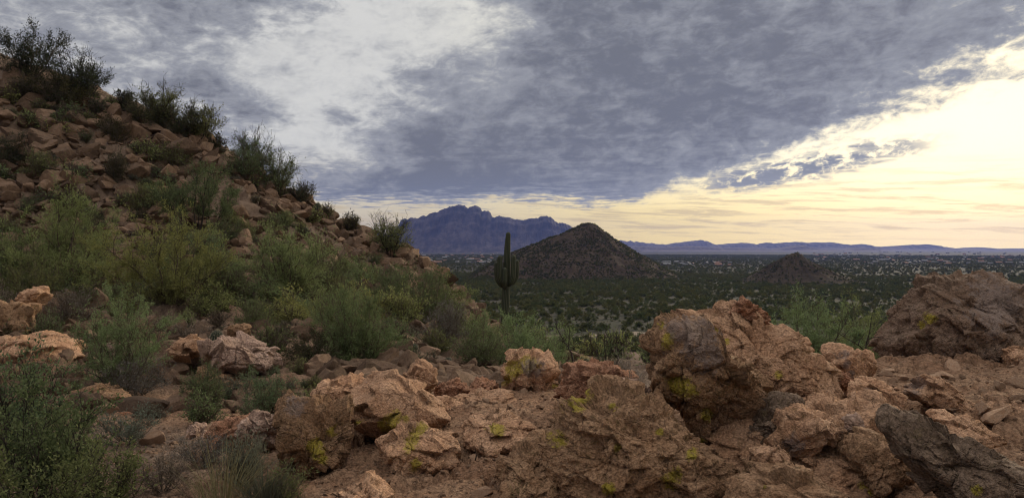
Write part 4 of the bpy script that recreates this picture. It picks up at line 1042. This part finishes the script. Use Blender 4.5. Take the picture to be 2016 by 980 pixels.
hb("dense fresh green bush right of centre in the gully, fullest of all", 700, 15.6, 200, 178, 'verde', dens=1.35)
hb("dark lower skirt bush left of the dense green bush", 610, 15.0, 150, 90, 'dark', dens=1.1)
hb("pale green bush behind the dense green bush", 665, 19.5, 120, 110, 'verde')
hb("wide olive bush sloping down behind the gully toward the cactus", 815, 31.0, 200, 125, 'creosote', dens=1.2)
hb("pale bush right of the feathery skyline bush", 870, 34.0, 150, 95, 'verde')
hb("brownish twiggy bush beside the stones in the upper gully", 880, 25.5, 130, 84, 'dead', dens=.8)
hb("green bush just left of the tall cactus", 935, 28.5, 120, 84, 'verde')
hb("big rounded green bush at the foot of the tall cactus", 1015, 20.5, 220, 112, 'verde', dens=1.15)
hb("dark green bush left of the cactus foot bush", 945, 18.2, 120, 96, 'creosote', dens=1.1)
hb("thin green bush right of the cactus foot bush above the lichen block", 1085, 22.0, 130, 120, 'verde', dens=.75)
hb("low grey brown bush on the bare dirt of the gully", 835, 17.5, 80, 48, 'grey', dens=.7)
hb("open green bush over dark twigs in the lower left", 240, 11.8, 240, 180, 'verde', dens=.8, gap=2.3)
hb("tangle of grey dead twigs under the open green bush", 270, 11.2, 170, 80, 'dead', dens=.5)
hb("compact dark green bush in the lower gully", 400, 9.9, 118, 90, 'creosote', dens=1.2)
hb("grey green bush behind the pale pointed rock", 528, 9.3, 150, 98, 'creosote', dens=.9)
hb("faded shrub below the split pinkish boulder", 465, 10.9, 100, 60, 'grey', dens=.7)
hb("bright leafy sprig beside the dark flat topped boulder", 92, 16.2, 70, 84, 'leafy')
hb("grey dead bush behind the orange rounded boulder", 140, 18.6, 120, 84, 'dead', dens=.6)
hb("grey dead bush at the left edge above the flat topped boulder", 5, 19.5, 90, 70, 'dead', dens=.6)
hb("purple grey dry bush above the barrel cactus", 360, 17.2, 150, 60, 'dead', dens=.5)
# nearest plants at the bottom left
NEAR = "plants in the near left corner"
def nb(label, px, Y, w, h, kind, **kw): return shrub("leafy_shrub", label, SB, px, Y, w, h, kind, NEAR, **kw)
nb("leafy shrub with dark stem rising at the left edge, bottom corner", 40, 6.4, 230, 240, 'leafy', lpx=6.5, wpx=3.4, twig=M_TWIG_DARK, dens=.95)
nb("dense leafy shrub filling the bottom left corner", 80, 5.1, 330, 235, 'leafy', lpx=7, wpx=3.6, twig=M_TWIG_DARK, dens=1.15)
nb("leafy shrub at the bottom edge right of the corner shrub", 215, 4.9, 190, 150, 'leafy', lpx=7, wpx=3.4, dens=1.0, twig=M_TWIG_DARK)
nb("leafy shrub spilling over the very bottom of the left corner", 60, 4.3, 420, 210, 'leafy', lpx=7.5, wpx=3.6, dens=1.0, twig=M_TWIG_DARK)
nb("dark leafy clump behind the corner shrub", 130, 6.2, 170, 120, 'creosote', lpx=6, wpx=2.6)
nb("grey blue wispy shrub in front of the pale pointed rock", 478, 5.4, 150, 110, 'grey', lpx=8, wpx=1.6, up=.9)
nb("thin green wispy shrub before the upright fractured block", 560, 5.0, 130, 90, 'creosote', lpx=8, wpx=1.6, up=.8, dens=.8)
nb("dry brown twig scrub under the orange rock of the outcrop", 400, 6.3, 170, 70, 'dead', lpx=5, wpx=1.3, dens=.4)
nb("brown half dead scrub on the dirt above the corner shrub", 250, 7.2, 210, 80, 'grey', lpx=5, wpx=1.4, dens=.5)
nb("dry purplish twig scrub between corner shrub and grass tuft", 320, 5.4, 170, 80, 'dead', lpx=6, wpx=1.4, dens=.35)
# the drop behind the rocks
shrub("desert_shrub", "wispy green bush in the drop right of the tan slab", SB, 1585, 27, 290, 178, 'verde', "bushes in the drop behind the rocks", dens=.9)
shrub("desert_shrub", "wispy green bush in the drop left of the dark mound", SB, 1690, 30, 250, 165, 'verde', "bushes in the drop behind the rocks", dens=.8)
shrub("desert_shrub", "dark green bush behind the left foot of the dark mound", SB, 1770, 36, 120, 110, 'creosote', "bushes in the drop behind the rocks")
shrub("upright_shrub", "cluster of leafy upright stems behind the rust red rock", SB, 1195, 10.6, 96, 112, 'leafy', None, twig=M_TWIG_DARK, up=1.4, dens=.4, nst=8, lpx=6, wpx=2)
shrub("dry_weed", "pale dry weed in the cleft left of the leaning boulder", 'weed', 1256, 6.75, 44, 100, 'dead', None, twig=M_TWIG_PALE, up=1.6, dens=.35, nst=9, lpx=9, wpx=1.2)
shrub("dry_weed", "pale dry weed behind the rust red rock's right end", 'weed', 1236, 9.6, 70, 70, 'dead', None, twig=M_TWIG_PALE, up=1.2, dens=.3, nst=9, lpx=8, wpx=1.3)

# grass tufts and bare branches
def grass(label, px, Y, wpx_, hpx, n_, kind, seed):
    rng = np.random.default_rng(seed); m = Y / F
    x = (px - 1008) / F * Y; z = ground_z(x, Y)[0]
    ph = rng.uniform(0, 6.28, n_); ro = np.sqrt(rng.uniform(0, 1, n_))
    b = np.stack([np.cos(ph) * ro * wpx_ * m * .18, np.sin(ph) * ro * wpx_ * m * .18, np.full(n_, -.01)], 1)
    L_ = hpx * m * rng.uniform(.45, 1.05, n_); ti = rng.uniform(.05, .75, n_) * ro
    d = np.stack([np.cos(ph) * ti, np.sin(ph) * ti, np.ones(n_)], 1); d = norm(d + rng.normal(0, .12, d.shape))
    p1 = b + d * L_[:, None] * .5; d2 = norm(d + np.stack([np.cos(ph) * .5, np.sin(ph) * .5, -.25 * np.ones(n_)], 1) * rng.uniform(.2, 1.0, (n_, 1))); p2 = p1 + d2 * L_[:, None] * .5
    V, Fq = tubes(np.stack([b, p1, p2], 1), np.array([1.0, .8, .15])[None] * rng.uniform(.0013, .0027, (n_, 1)) * max(1, Y / 5), 3)
    o = link("grass_tuft", new_mesh("grass_tuft", V, Fq), LEAF[kind], loc=(x, Y, z)); tag(o, label, 'grass tuft'); return o
grass("straw coloured grass tuft with long arching blades at the bottom edge", 440, 4.8, 230, 160, 150, 'straw', 5)
grass("short grey green grass tuft before the fractured block", 520, 4.9, 150, 100, 300, 'grey', 6)
grass("sparse dry grass blades on the dirt at the bottom centre", 1020, 4.95, 60, 50, 26, 'straw', 7)
def branch(name, label, cat, Y, lines, mat, r0):
    """bare branch: lines of photo pixels drawn at distance Y, each with its own small swing in depth"""
    VV, FF, n0 = [], [], 0
    rng = np.random.default_rng(int(lines[0][0][0]))
    o0 = P(*lines[0][0], Y)
    for li, ln in enumerate(lines):
        p = np.array([P(a, b, Y + 0.05 * rng.normal()) for a, b in ln]) - o0
        q = [p[0]]
        for a, b in zip(p[:-1], p[1:]):
            for s in (1 / 3, 2 / 3, 1): q.append(a + (b - a) * s + rng.normal(0, .006, 3) * (s < 1))
        q = np.array(q)[None]; K = q.shape[1]
        V, Fq = tubes(q, (np.linspace(1, .3, K) * r0 * (1 if li == 0 else .65))[None], 5)
        VV.append(V); FF.append(Fq + n0); n0 += len(V)
    o = link(name, new_mesh(name, np.concatenate(VV), np.concatenate(FF)), mat, loc=o0); tag(o, label, cat); return o
branch("dead_branch", "dark curved dead branch standing left of the straw coloured spiny clump", 'branch', 9.3,
       [[(1131, 722), (1126, 700), (1119, 682), (1108, 668), (1101, 655)], [(1112, 671), (1098, 670)], [(1104, 658), (1096, 645), (1094, 628)], [(1119, 684), (1121, 660), (1120, 640)]], M_TWIG_DARK, .012)
branch("dead_branch", "bare dark forked branches behind the pale striped boulder", 'branch', 8.9,
       [[(1709, 702), (1705, 684), (1712, 655), (1716, 622)], [(1706, 688), (1685, 676), (1660, 662), (1625, 638)], [(1690, 678), (1702, 655)], [(1708, 668), (1735, 662)], [(1660, 662), (1672, 648)]], M_TWIG_DARK, .011)
branch("dead_branch", "thin bare stems standing behind the rust red rock", 'branch', 10.2,
       [[(1193, 712), (1192, 690), (1190, 665), (1196, 630)], [(1175, 712), (1172, 680), (1176, 650)], [(1218, 708), (1216, 680), (1214, 652), (1220, 640)], [(1192, 680), (1204, 660)]], M_TWIG_DARK, .008)
branch("dead_branch", "small dark twig sticking up from the long dark slab", 'branch', 4.25, [[(1885, 905), (1898, 893), (1912, 880)], [(1899, 893), (1898, 884)]], M_TWIG_DARK, .006)
branch("dead_branch", "short thin twig on the dirt at the bottom centre", 'branch', 5.1, [[(936, 905), (936, 882)]], M_TWIG_DARK, .005)

# ------------------------------------------------------------------ cacti
m_, t = new_mat("cactus_skin")
rb = attr(t, 'rib'); nz = t.noise(t.n('ShaderNodeTexCoord').outputs['Object'], 9.0, 4, .6)
c_ = t.mix(nz, (0.0176, 0.0256, 0.0128), (0.032, 0.0416, 0.0208)); c_ = t.mix(t.mul(t.sstep(.7, 1.0, rb), .6), c_, (0.085, 0.082, 0.055))
finish(t, c_, .7, None, .3); M_CACTUS = m_
def rib_column(path, radii, ribs, depth=.14, sides_per=6, seed=0):
    """pleated column along PATH closed by a dome; returns verts, faces, rib height"""
    path = np.array(path, float); radii = np.array(radii, float)
    s = np.concatenate([[0], np.cumsum(np.linalg.norm(np.diff(path, axis=0), axis=1))]); S = np.linspace(0, s[-1], 34)
    pts = np.stack([np.interp(S, s, path[:, k]) for k in range(3)], 1)
    for _ in range(3): pts[1:-1] = (pts[:-2] + 2 * pts[1:-1] + pts[2:]) / 4
    r = np.interp(S, s, radii)
    dirn = norm(pts[-1] - pts[-2]); k = np.sin(np.linspace(0, math.pi / 2, 8))[1:]
    dome = pts[-1] + dirn * (r[-1] * k * 1.15)[:, None]; rd = r[-1] * np.cos(np.linspace(0, math.pi / 2, 8))[1:]
    rd[-1] = r[-1] * .03
    pts = np.concatenate([pts, dome]); r = np.concatenate([r, rd])
    tg = norm(np.gradient(pts, axis=0)); ref = np.array([0, 1., 0]); a = norm(np.cross(tg, ref)); b = np.cross(tg, a)
    n_ = ribs * sides_per; th = np.arange(n_) * 2 * math.pi / n_
    wv = np.abs(np.cos(th * ribs / 2)); wv = wv ** .8
    rad = r[:, None] * (1 - depth + depth * wv[None])
    V = pts[:, None] + rad[..., None] * (a[:, None] * np.cos(th)[None, :, None] + b[:, None] * np.sin(th)[None, :, None])
    K = len(pts); i, j = np.meshgrid(np.arange(K - 1), np.arange(n_), indexing='ij'); i, j = i.ravel(), j.ravel(); j2 = (j + 1) % n_
    Fq = np.stack([i * n_ + j, i * n_ + j2, (i + 1) * n_ + j2, (i + 1) * n_ + j], 1)
    return V.reshape(-1, 3), Fq, np.broadcast_to(wv, (K, n_)).ravel()
def spines_on(V, rib, n_, ln, wd, rng, centre):
    k = np.nonzero(rib > .9)[0]; k = rng.choice(k, n_)
    d = norm(norm(V[k] - centre(V[k])) + rng.normal(0, .5, (n_, 3)))
    return blades(V[k], d, ln * rng.uniform(.6, 1.3, n_), wd, rng)
M_SPINE = flat_mat("pale_spines", (0.42, 0.36, 0.26), (0.30, 0.25, 0.19), 20)
SY = 45.0; smp = SY / F
sx = (997 - 1008) / F * SY; sz = ground_z(sx, SY)[0]
def S3(px, py, dd=0.0): return P(px, py, SY) + np.array([0, dd, 0]) - np.array([sx, SY, sz])
sag = empty("saguaro_cactus", (sx, SY, sz)); tag(sag, "tall saguaro cactus with five short upright arms in front of the blue mountain", "cactus")
V, Fq, rbv = rib_column([(S3(992, 700)[0], 0, -.2), S3(993, 640), S3(995, 600), S3(997, 560), S3(998, 520), S3(999, 485), S3(1000.5, 462)], np.array([6.5, 7.3, 8.0, 7.4, 6.9, 6.0, 4.7]) * smp, 14)
trunk = link("trunk", new_mesh("saguaro_trunk", V, Fq, attrs={'rib': rbv}), M_CACTUS, sag)
for pts, r in (([S3(995, 566), S3(986, 561, -.1), S3(979.5, 551, -.15), S3(977.5, 535, -.15), S3(977.5, 520, -.15)], 4.6),
               ([S3(996, 562), S3(989, 556, -.35), S3(985, 544, -.4), S3(984.5, 525, -.4), S3(984.5, 508, -.4)], 5.4),
               ([S3(998, 562), S3(1006, 557, -.3), S3(1010, 545, -.35), S3(1011, 525, -.35), S3(1011, 507, -.35)], 5.4),
               ([S3(998, 560), S3(1011, 556, .15), S3(1017, 546, .2), S3(1018, 530, .2), S3(1018, 516, .2)], 4.2),
               ([S3(996, 568), S3(995, 563, -.35), S3(994, 553, -.55), S3(994, 540, -.55), S3(994, 531, -.55)], 4.6)):
    V, Fq, rbv = rib_column(pts, np.array([.75, .95, 1, 1, .92]) * r * smp, 11)
    link("arm", new_mesh("saguaro_arm", V, Fq, attrs={'rib': rbv}), M_CACTUS, sag)
def barrel(label, px, Y, wpx_, hpx, seed, py=None):
    m = Y / F; x = (px - 1008) / F * Y; z = ground_z(x, Y)[0]; w = wpx_ * m / 2; h = hpx * m
    rng = np.random.default_rng(seed)
    root = empty("barrel_cactus", (x, Y, z - .03)); tag(root, label, "cactus")
    V, Fq, rbv = rib_column([(0, 0, 0), (0, 0, h * .3), (.01, 0, h * .6), (.02, 0, h - w * .9)], [w * .8, w, w, w * .86], 16, .2)
    link("stem", new_mesh("barrel_stem", V, Fq, attrs={'rib': rbv}), M_CACTUS, root)
    V2, F2 = spines_on(V, rbv, 1400, w * .32, w * .035, rng, lambda p: np.stack([0 * p[:, 0], 0 * p[:, 0], np.minimum(p[:, 2], h - w)], 1))
    link("spines", new_mesh("barrel_spines", V2, F2, smooth=False), M_SPINE, root)
    return root
barrel("upright barrel cactus with pale spines beside the round brown rock", 425, 15.8, 27, 52, 1)
barrel("small barrel cactus standing on the hill's skyline", 625, 47.8, 15, 25, 2)
barrel("small round dark barrel cactus on the gully dirt", 812, 19.0, 19, 22, 3)
barrel("tiny round cactus low on the gully dirt near the lip", 880, 17.6, 15, 18, 4)
# straw coloured clump of spiny stems
def spiny_clump(label, px, Y, wpx_, hpx, seed):
    rng = np.random.default_rng(seed); m = Y / F; x = (px - 1008) / F * Y; z = ground_z(x, Y)[0]; w = wpx_ * m; h = hpx * m
    root = empty("hedgehog_cactus", (x, Y, z)); tag(root, label, "cactus")
    k = 26; SV, SF = [], []
    for i in range(k):
        ro = math.sqrt((i + .5) / k); ph = i * 2.4; e = np.array([math.cos(ph) * ro * w * .42, math.sin(ph) * ro * w * .42, h * (1 - .55 * ro * ro) * rng.uniform(.8, .95)])
        b = e * np.array([.7, .7, 0.0])
        V, Fq, rbv = rib_column([b, (b + e) / 2, e - (0, 0, w * .05)], np.array([.8, 1, .9]) * w * .085, 8, .2, 4)
        st = link("stem", new_mesh("hedgehog_stem", V, Fq, attrs={'rib': rbv}), M_CACTUS, root)
        c0 = (b + e) / 2
        V2, F2 = spines_on(V, rbv, 420, w * .085, w * .007, rng, lambda p, b=b, e=e: b + (e - b) * np.clip(((p - b) @ (e - b)) / ((e - b) @ (e - b)), 0, .85)[:, None])
        SV.append(V2); SF.append(F2 + sum(len(q) for q in SV[:-1]))
    link("spines", new_mesh("hedgehog_spines", np.concatenate(SV), np.concatenate(SF), smooth=False), LEAF['straw'], root)
spiny_clump("round straw coloured clump of spiny cactus behind the rust red rock", 1152, 9.35, 66, 62, 8)

# ------------------------------------------------------------------ repeated scrub
def make_protos(n_, name, kind, w, h, ypx, **kw):
    out = []
    for i in range(n_):
        _seed[0] += 1
        out.append(shrub_meshes(name, _seed[0], w, h, ypx, kind, **kw) + (kind,))
    return out
def place_scrub(protos, name, label, group, cnt, pxr, pyr, Yr, szr, seed, avoid=1.0):
    rng = np.random.default_rng(seed); k = 0; first = {}
    for _ in range(60):
        if k >= cnt: break
        m = 200; Y = rng.uniform(*Yr, m); px = rng.uniform(*pxr, m); x = (px - 1008) / F * Y; z = ground_z(x, Y); py = 490 - (z - EYE) / Y * F
        for j in np.nonzero((py > pyr[0]) & (py < pyr[1]))[0]:
            if k >= cnt: break
            pi = int(rng.integers(len(protos))); br, lf, kind = protos[pi]
            s = rng.uniform(*szr)
            if pi not in first:
                root = empty(name, (0, 0, 0)); tag(root, label, SB, group)
                link("branches", br, M_TWIG, root); link("foliage", lf, LEAF[kind], root); first[pi] = root
                root.location = (x[j], Y[j], z[j] - .02); root.rotation_euler[2] = rng.uniform(0, 6.28); root.scale = (s, s, s * rng.uniform(.8, 1.1))
            else:
                copy_tree(first[pi], (x[j], Y[j], z[j] - .02), rng.uniform(0, 6.28), (s, s, s * rng.uniform(.8, 1.1)), label, group)
            k += 1
sp1 = make_protos(3, "scrub", 'creosote', 1.0, .75, 32) + make_protos(2, "scrub", 'verde', 1.0, .8, 32) + make_protos(2, "scrub", 'dark', 1.0, .7, 32)
place_scrub(sp1, "small_shrub", "small scrub bush scattered between stones on the upper left hill", "small scrub on the upper left hill", 60, (-40, 620), (190, 480), (34, 48), (.5, 1.5), 21)
sp5 = make_protos(2, "tuft", 'grey', 1.0, .6, 40, dens=.8) + make_protos(2, "tuft", 'dead', 1.0, .6, 40, dens=.7) + make_protos(2, "tuft", 'creosote', 1.0, .7, 40)
place_scrub(sp5, "dry_tuft", "dry grey or olive tuft among the rocks of the left hill", "dry tufts on the left hill", 110, (-40, 700), (170, 540), (30, 48), (.35, 1.0), 26)
sp4 = make_protos(4, "mid_shrub", 'verde', 1.0, .72, 90) + make_protos(3, "mid_shrub", 'creosote', 1.0, .7, 90)
place_scrub(sp4, "desert_shrub", "medium green bush on the middle of the left hill", "medium bushes on the middle of the left hill", 84, (-80, 800), (400, 660), (22, 44), (1.0, 2.3), 25)
sp2 = make_protos(2, "low_scrub", 'creosote', 1.0, .7, 60) + make_protos(2, "low_scrub", 'grey', 1.0, .55, 60, dens=.7) + make_protos(2, "low_scrub", 'verde', 1.0, .8, 60) + make_protos(1, "low_scrub", 'dead', 1.0, .6, 60, dens=.5)
place_scrub(sp2, "small_shrub", "small scrub bush among the big bushes at the foot of the left hill", "small scrub at the foot of the left hill", 85, (-60, 1000), (540, 720), (15, 34), (.4, 1.25), 22)
place_scrub(sp2, "small_shrub", "small low scrub bush on the dirt of the lower left gully", "small scrub in the lower left gully", 26, (120, 620), (730, 860), (8.3, 14), (.18, .5), 23)
sp3 = make_protos(3, "drop_scrub", 'verde', 1.0, .8, 34) + make_protos(2, "drop_scrub", 'creosote', 1.0, .7, 34)
place_scrub(sp3, "small_shrub", "green bush on the slope dropping away behind the foreground rocks", "bushes on the slope behind the foreground rocks", 60, (950, 1800), (640, 760), (40, 130), (1.2, 3.2), 24)

# desert floor scrub: the nearest 300 one by one, the rest as one growth
rng = np.random.default_rng(77)
def floor_meshes(n_, kind, nleaf, seed):
    out = []
    for i in range(n_):
        r_ = np.random.default_rng(seed + i)
        S_, TW, (ub, ud, ul), lp, ld = shrub_parts(r_, 1.0, .62, nleaf, .09, .04, 9, 8, 4, gap=1.2)
        sz = r_.uniform(.6, 1.4, nleaf)
        V, Fq = blades(lp, ld, .105 * sz, .055 * sz, r_)
        out.append((new_mesh("floor_shrub", V, Fq, smooth=False), LEAF[kind]))
    return out
LEAF['floor'] = leaf_mat("floor_scrub_leaves", (0.05426, 0.06112, 0.02255), (0.1108, 0.1198, 0.0467))
LEAF['floor_dark'] = leaf_mat("floor_scrub_dark_leaves", (0.04066, 0.04838, 0.0186), (0.0837, 0.09415, 0.03804))
LEAF['floor_pale'] = leaf_mat("floor_scrub_pale_leaves", (0.0606, 0.06535, 0.02688), (0.1111, 0.1138, 0.05217))
FL = floor_meshes(3, 'floor', 420, 500) + floor_meshes(1, 'floor_pale', 420, 520) + floor_meshes(3, 'floor_dark', 420, 540)
fp = [proto_obj("floor_shrub_kind", me, mt) for me, mt in FL]
def floor_pts(n_, r0, r1, pw, rng):
    r = (rng.uniform(r0 ** pw, r1 ** pw, n_)) ** (1 / pw); a = rng.uniform(R(-40), R(44), n_)
    x, y = r * np.sin(a), r * np.cos(a)
    pn = np.stack([x * .012, y * .012, np.zeros(n_)], 1); pq = np.stack([x * .05, y * .05, np.full(n_, 3.)], 1)
    den = fbm(pn, 3) * .9 + fbm(pq, 2) * .8 + rng.uniform(-.45, .45, n_)
    # the sandy wash stays bare
    wash = np.abs(y - (205 + 14 * np.sin(x * .03))) < 5 + 3 * np.sin(x * .11)
    k = (den > -.08) & ~(wash & (r < 260))
    return x[k], y[k], r[k]
x, y, r = floor_pts(82000, 170, 760, 2.0, rng)
x2, y2, r2 = floor_pts(120000, 760, 3200, 1.6, rng)
x = np.concatenate([x, x2]); y = np.concatenate([y, y2]); r = np.concatenate([r, r2])
s = rng.uniform(1.0, 3.6, len(x)) * rng.uniform(.7, 1.2, len(x)) * np.where(r > 760, 1.5, 1.0)
o_ = np.argsort(r); x, y, r, s = x[o_], y[o_], r[o_], s[o_]
slope_top = np.full(len(x), 0.0); nn = r < 228; slope_top[nn] = ground_z(x[nn], y[nn], False); z = np.maximum(slope_top, 0.0)
pxs = 1008 + x / y * F; pys = 490 - (z - EYE) / y * F
vis = (pxs > 780) & (pxs < 2040) & ~((pxs > 1250) & (pxs < 1640) & (pys > 640)) & ~((pxs > 1740) & (pys > 560)) & (pys < 715) & ((pxs > 1110) | (pys < 640))
idx = np.nonzero(vis)[0][:300]
def zone(px, Y):
    if px < 1130: return "left of the cone hill"
    if px < 1330: return "left of the leaning boulder"
    if px < 1560: return "beyond the leaning boulder"
    return "left of the dark mound"
protos_done = {}
for j in idx:
    me, mt = FL[int(rng.integers(len(FL)))]
    o = bpy.data.objects.new("floor_shrub", me); COL.objects.link(o)
    if not me.materials: me.materials.append(mt)
    o.location = (x[j], y[j], z[j] - .03); o.rotation_euler[2] = rng.uniform(0, 6.28); o.scale = (s[j], s[j], s[j] * rng.uniform(.7, 1.1))
    zz = zone(pxs[j], y[j])
    tag(o, "rounded scrub bush on the near desert floor " + zz, SB, "desert floor bushes " + zz)
rest = np.ones(len(x), bool); rest[idx] = False
x, y, z, s = x[rest], y[rest], z[rest], s[rest]
# hills carry scrub as well
hx, hy, hz, hs = [], [], [], []
for hd, rad in HILLS:
    n_ = 34000 if rad > 100 else 3600
    q = rad * np.sqrt(rng.uniform(0, 1, n_)); a = rng.uniform(0, 6.28, n_); xx = hd[0] + q * np.cos(a); yy = hd[1] + q * np.sin(a)
    zz_ = hill_h(xx, yy, hd); k = (zz_ > 0.2) & (fbm(np.stack([xx * .05, yy * .05, np.zeros(n_)], 1), 3) + rng.uniform(-.3, .3, n_) > -.12)
    hx.append(xx[k]); hy.append(yy[k]); hz.append(zz_[k]); hs.append(rng.uniform(.7, 2.3, k.sum()))
X = np.concatenate([x] + hx); Y_ = np.concatenate([y] + hy); Z = np.concatenate([z] + hz); S_ = np.concatenate([s] + hs)
instancer("scrub", "dark desert scrub spreading to the horizon", np.stack([X, Y_, Z - .03], 1), np.stack([S_, S_, S_ * rng.uniform(.65, 1.05, len(X))], 1), rng.uniform(0, 6.28, len(X)), np.where((Y_ > 620) & (rng.random(len(X)) < .6), 3, rng.integers(0, len(fp), len(X))), fp)

# pale sandy wash winding across the floor
ts = np.linspace(-12, 66, 120); wy = 205 + 14 * np.sin(ts * .03); hw = (3.2 + 2.2 * np.sin(ts * .21) + 1.5 * np.sin(ts * .53 + 1)) * np.sqrt(np.clip(1 - ((ts - 27) / 39.5) ** 2, 0, 1)) + rng.normal(0, .25, 120)
V = np.concatenate([np.stack([ts, wy - hw, np.full(120, .006)], 1), np.stack([ts, wy + hw, np.full(120, .006)], 1)])
i = np.arange(119); wf = np.stack([i, i + 1, i + 121, i + 120], 1)
wash = link("wash", new_mesh("wash", V, wf), flat_mat("pale_sand", (0.24, 0.185, 0.14), (0.15, 0.115, 0.085), .6)); tag(wash, "pale sandy wash across the desert floor", kind='structure')

# ------------------------------------------------------------------ the town far off
M_WALLS = [flat_mat("pale_house_wall", (0.119, 0.116, 0.111), None, .3), flat_mat("tan_house_wall", (0.15, 0.127, 0.104), None, .3), flat_mat("white_house_wall", (0.181, 0.179, 0.176), None, .3)]
M_ROOFS = [flat_mat("grey_roof", (0.216, 0.216, 0.223), None, .5), flat_mat("pale_roof", (0.151, 0.151, 0.149), None, .5), flat_mat("red_roof", (0.26, 0.15, 0.11), None, .5)]
def house_mesh(seed):
    """low house: walls with eaves, gabled roof, porch lean-to; walls use slot 0 and roof slot 1"""
    r_ = np.random.default_rng(seed); L_, B, H, G = r_.uniform(11, 19), r_.uniform(7, 10), r_.uniform(2.8, 3.6), r_.uniform(1.2, 2.4)
    l, b, e = L_ / 2, B / 2, .5
    v = [(-l, -b, 0), (l, -b, 0), (l, b, 0), (-l, b, 0), (-l, -b, H), (l, -b, H), (l, b, H), (-l, b, H), (-l, 0, H + G), (l, 0, H + G),
         (-l - e, -b - e, H - .2), (l + e, -b - e, H - .2), (l + e, 0, H + G + .15), (-l - e, 0, H + G + .15), (l + e, b + e, H - .2), (-l - e, b + e, H - .2),
         (-l * .5, -b, 2.5), (l * .3, -b, 2.5), (l * .3, -b - 2.6, 2.2), (-l * .5, -b - 2.6, 2.2), (-l * .5, -b - 2.6, 0), (l * .3, -b - 2.6, 0)]
    f4 = [(0, 1, 5, 4), (1, 2, 6, 5), (2, 3, 7, 6), (3, 0, 4, 7), (10, 11, 12, 13), (13, 12, 14, 15), (16, 19, 18, 17)]
    f3 = [(4, 8, 7), (5, 6, 9)]
    me = new_mesh("house", np.array(v), [np.array(f4), np.array(f3)], smooth=False)
    me.materials.append(M_WALLS[seed % 3]); me.materials.append(M_ROOFS[(seed // 3) % 3])
    for p in me.polygons: p.material_index = 1 if p.index in (4, 5, 6) else 0
    return me
HM = [house_mesh(i) for i in range(9)]
rng = np.random.default_rng(31)
for label, group, cnt, pxr, pyr in (
        ("tiny pale house of the town at the foot of the blue mountain", "houses at the foot of the blue mountain", 130, (800, 1010), (494, 519)),
        ("tiny white building in the row between the cone hill and the small hill", "buildings between the two hills", 26, (1290, 1440), (517, 524)),
        ("tiny pale house of the town on the plain right of the small hill", "houses on the plain at the right", 120, (1600, 2030), (495, 521))):
    for k in range(cnt):
        py = rng.uniform(*pyr); py = pyr[0] + (py - pyr[0]) ** 1.0; Y = EYE * F / (py - 490) ; px = rng.uniform(*pxr)
        o = bpy.data.objects.new("house", HM[int(rng.integers(9))]); COL.objects.link(o)
        o.location = ((px - 1008) / F * Y, Y, 0); o.rotation_euler[2] = rng.normal() * .5 + (0 if rng.random() < .6 else 1.57)
        q = rng.uniform(.4, .7) * (1 + Y / 9000); o.scale = (q, q, q * 1.15); tag(o, label, "house", group)
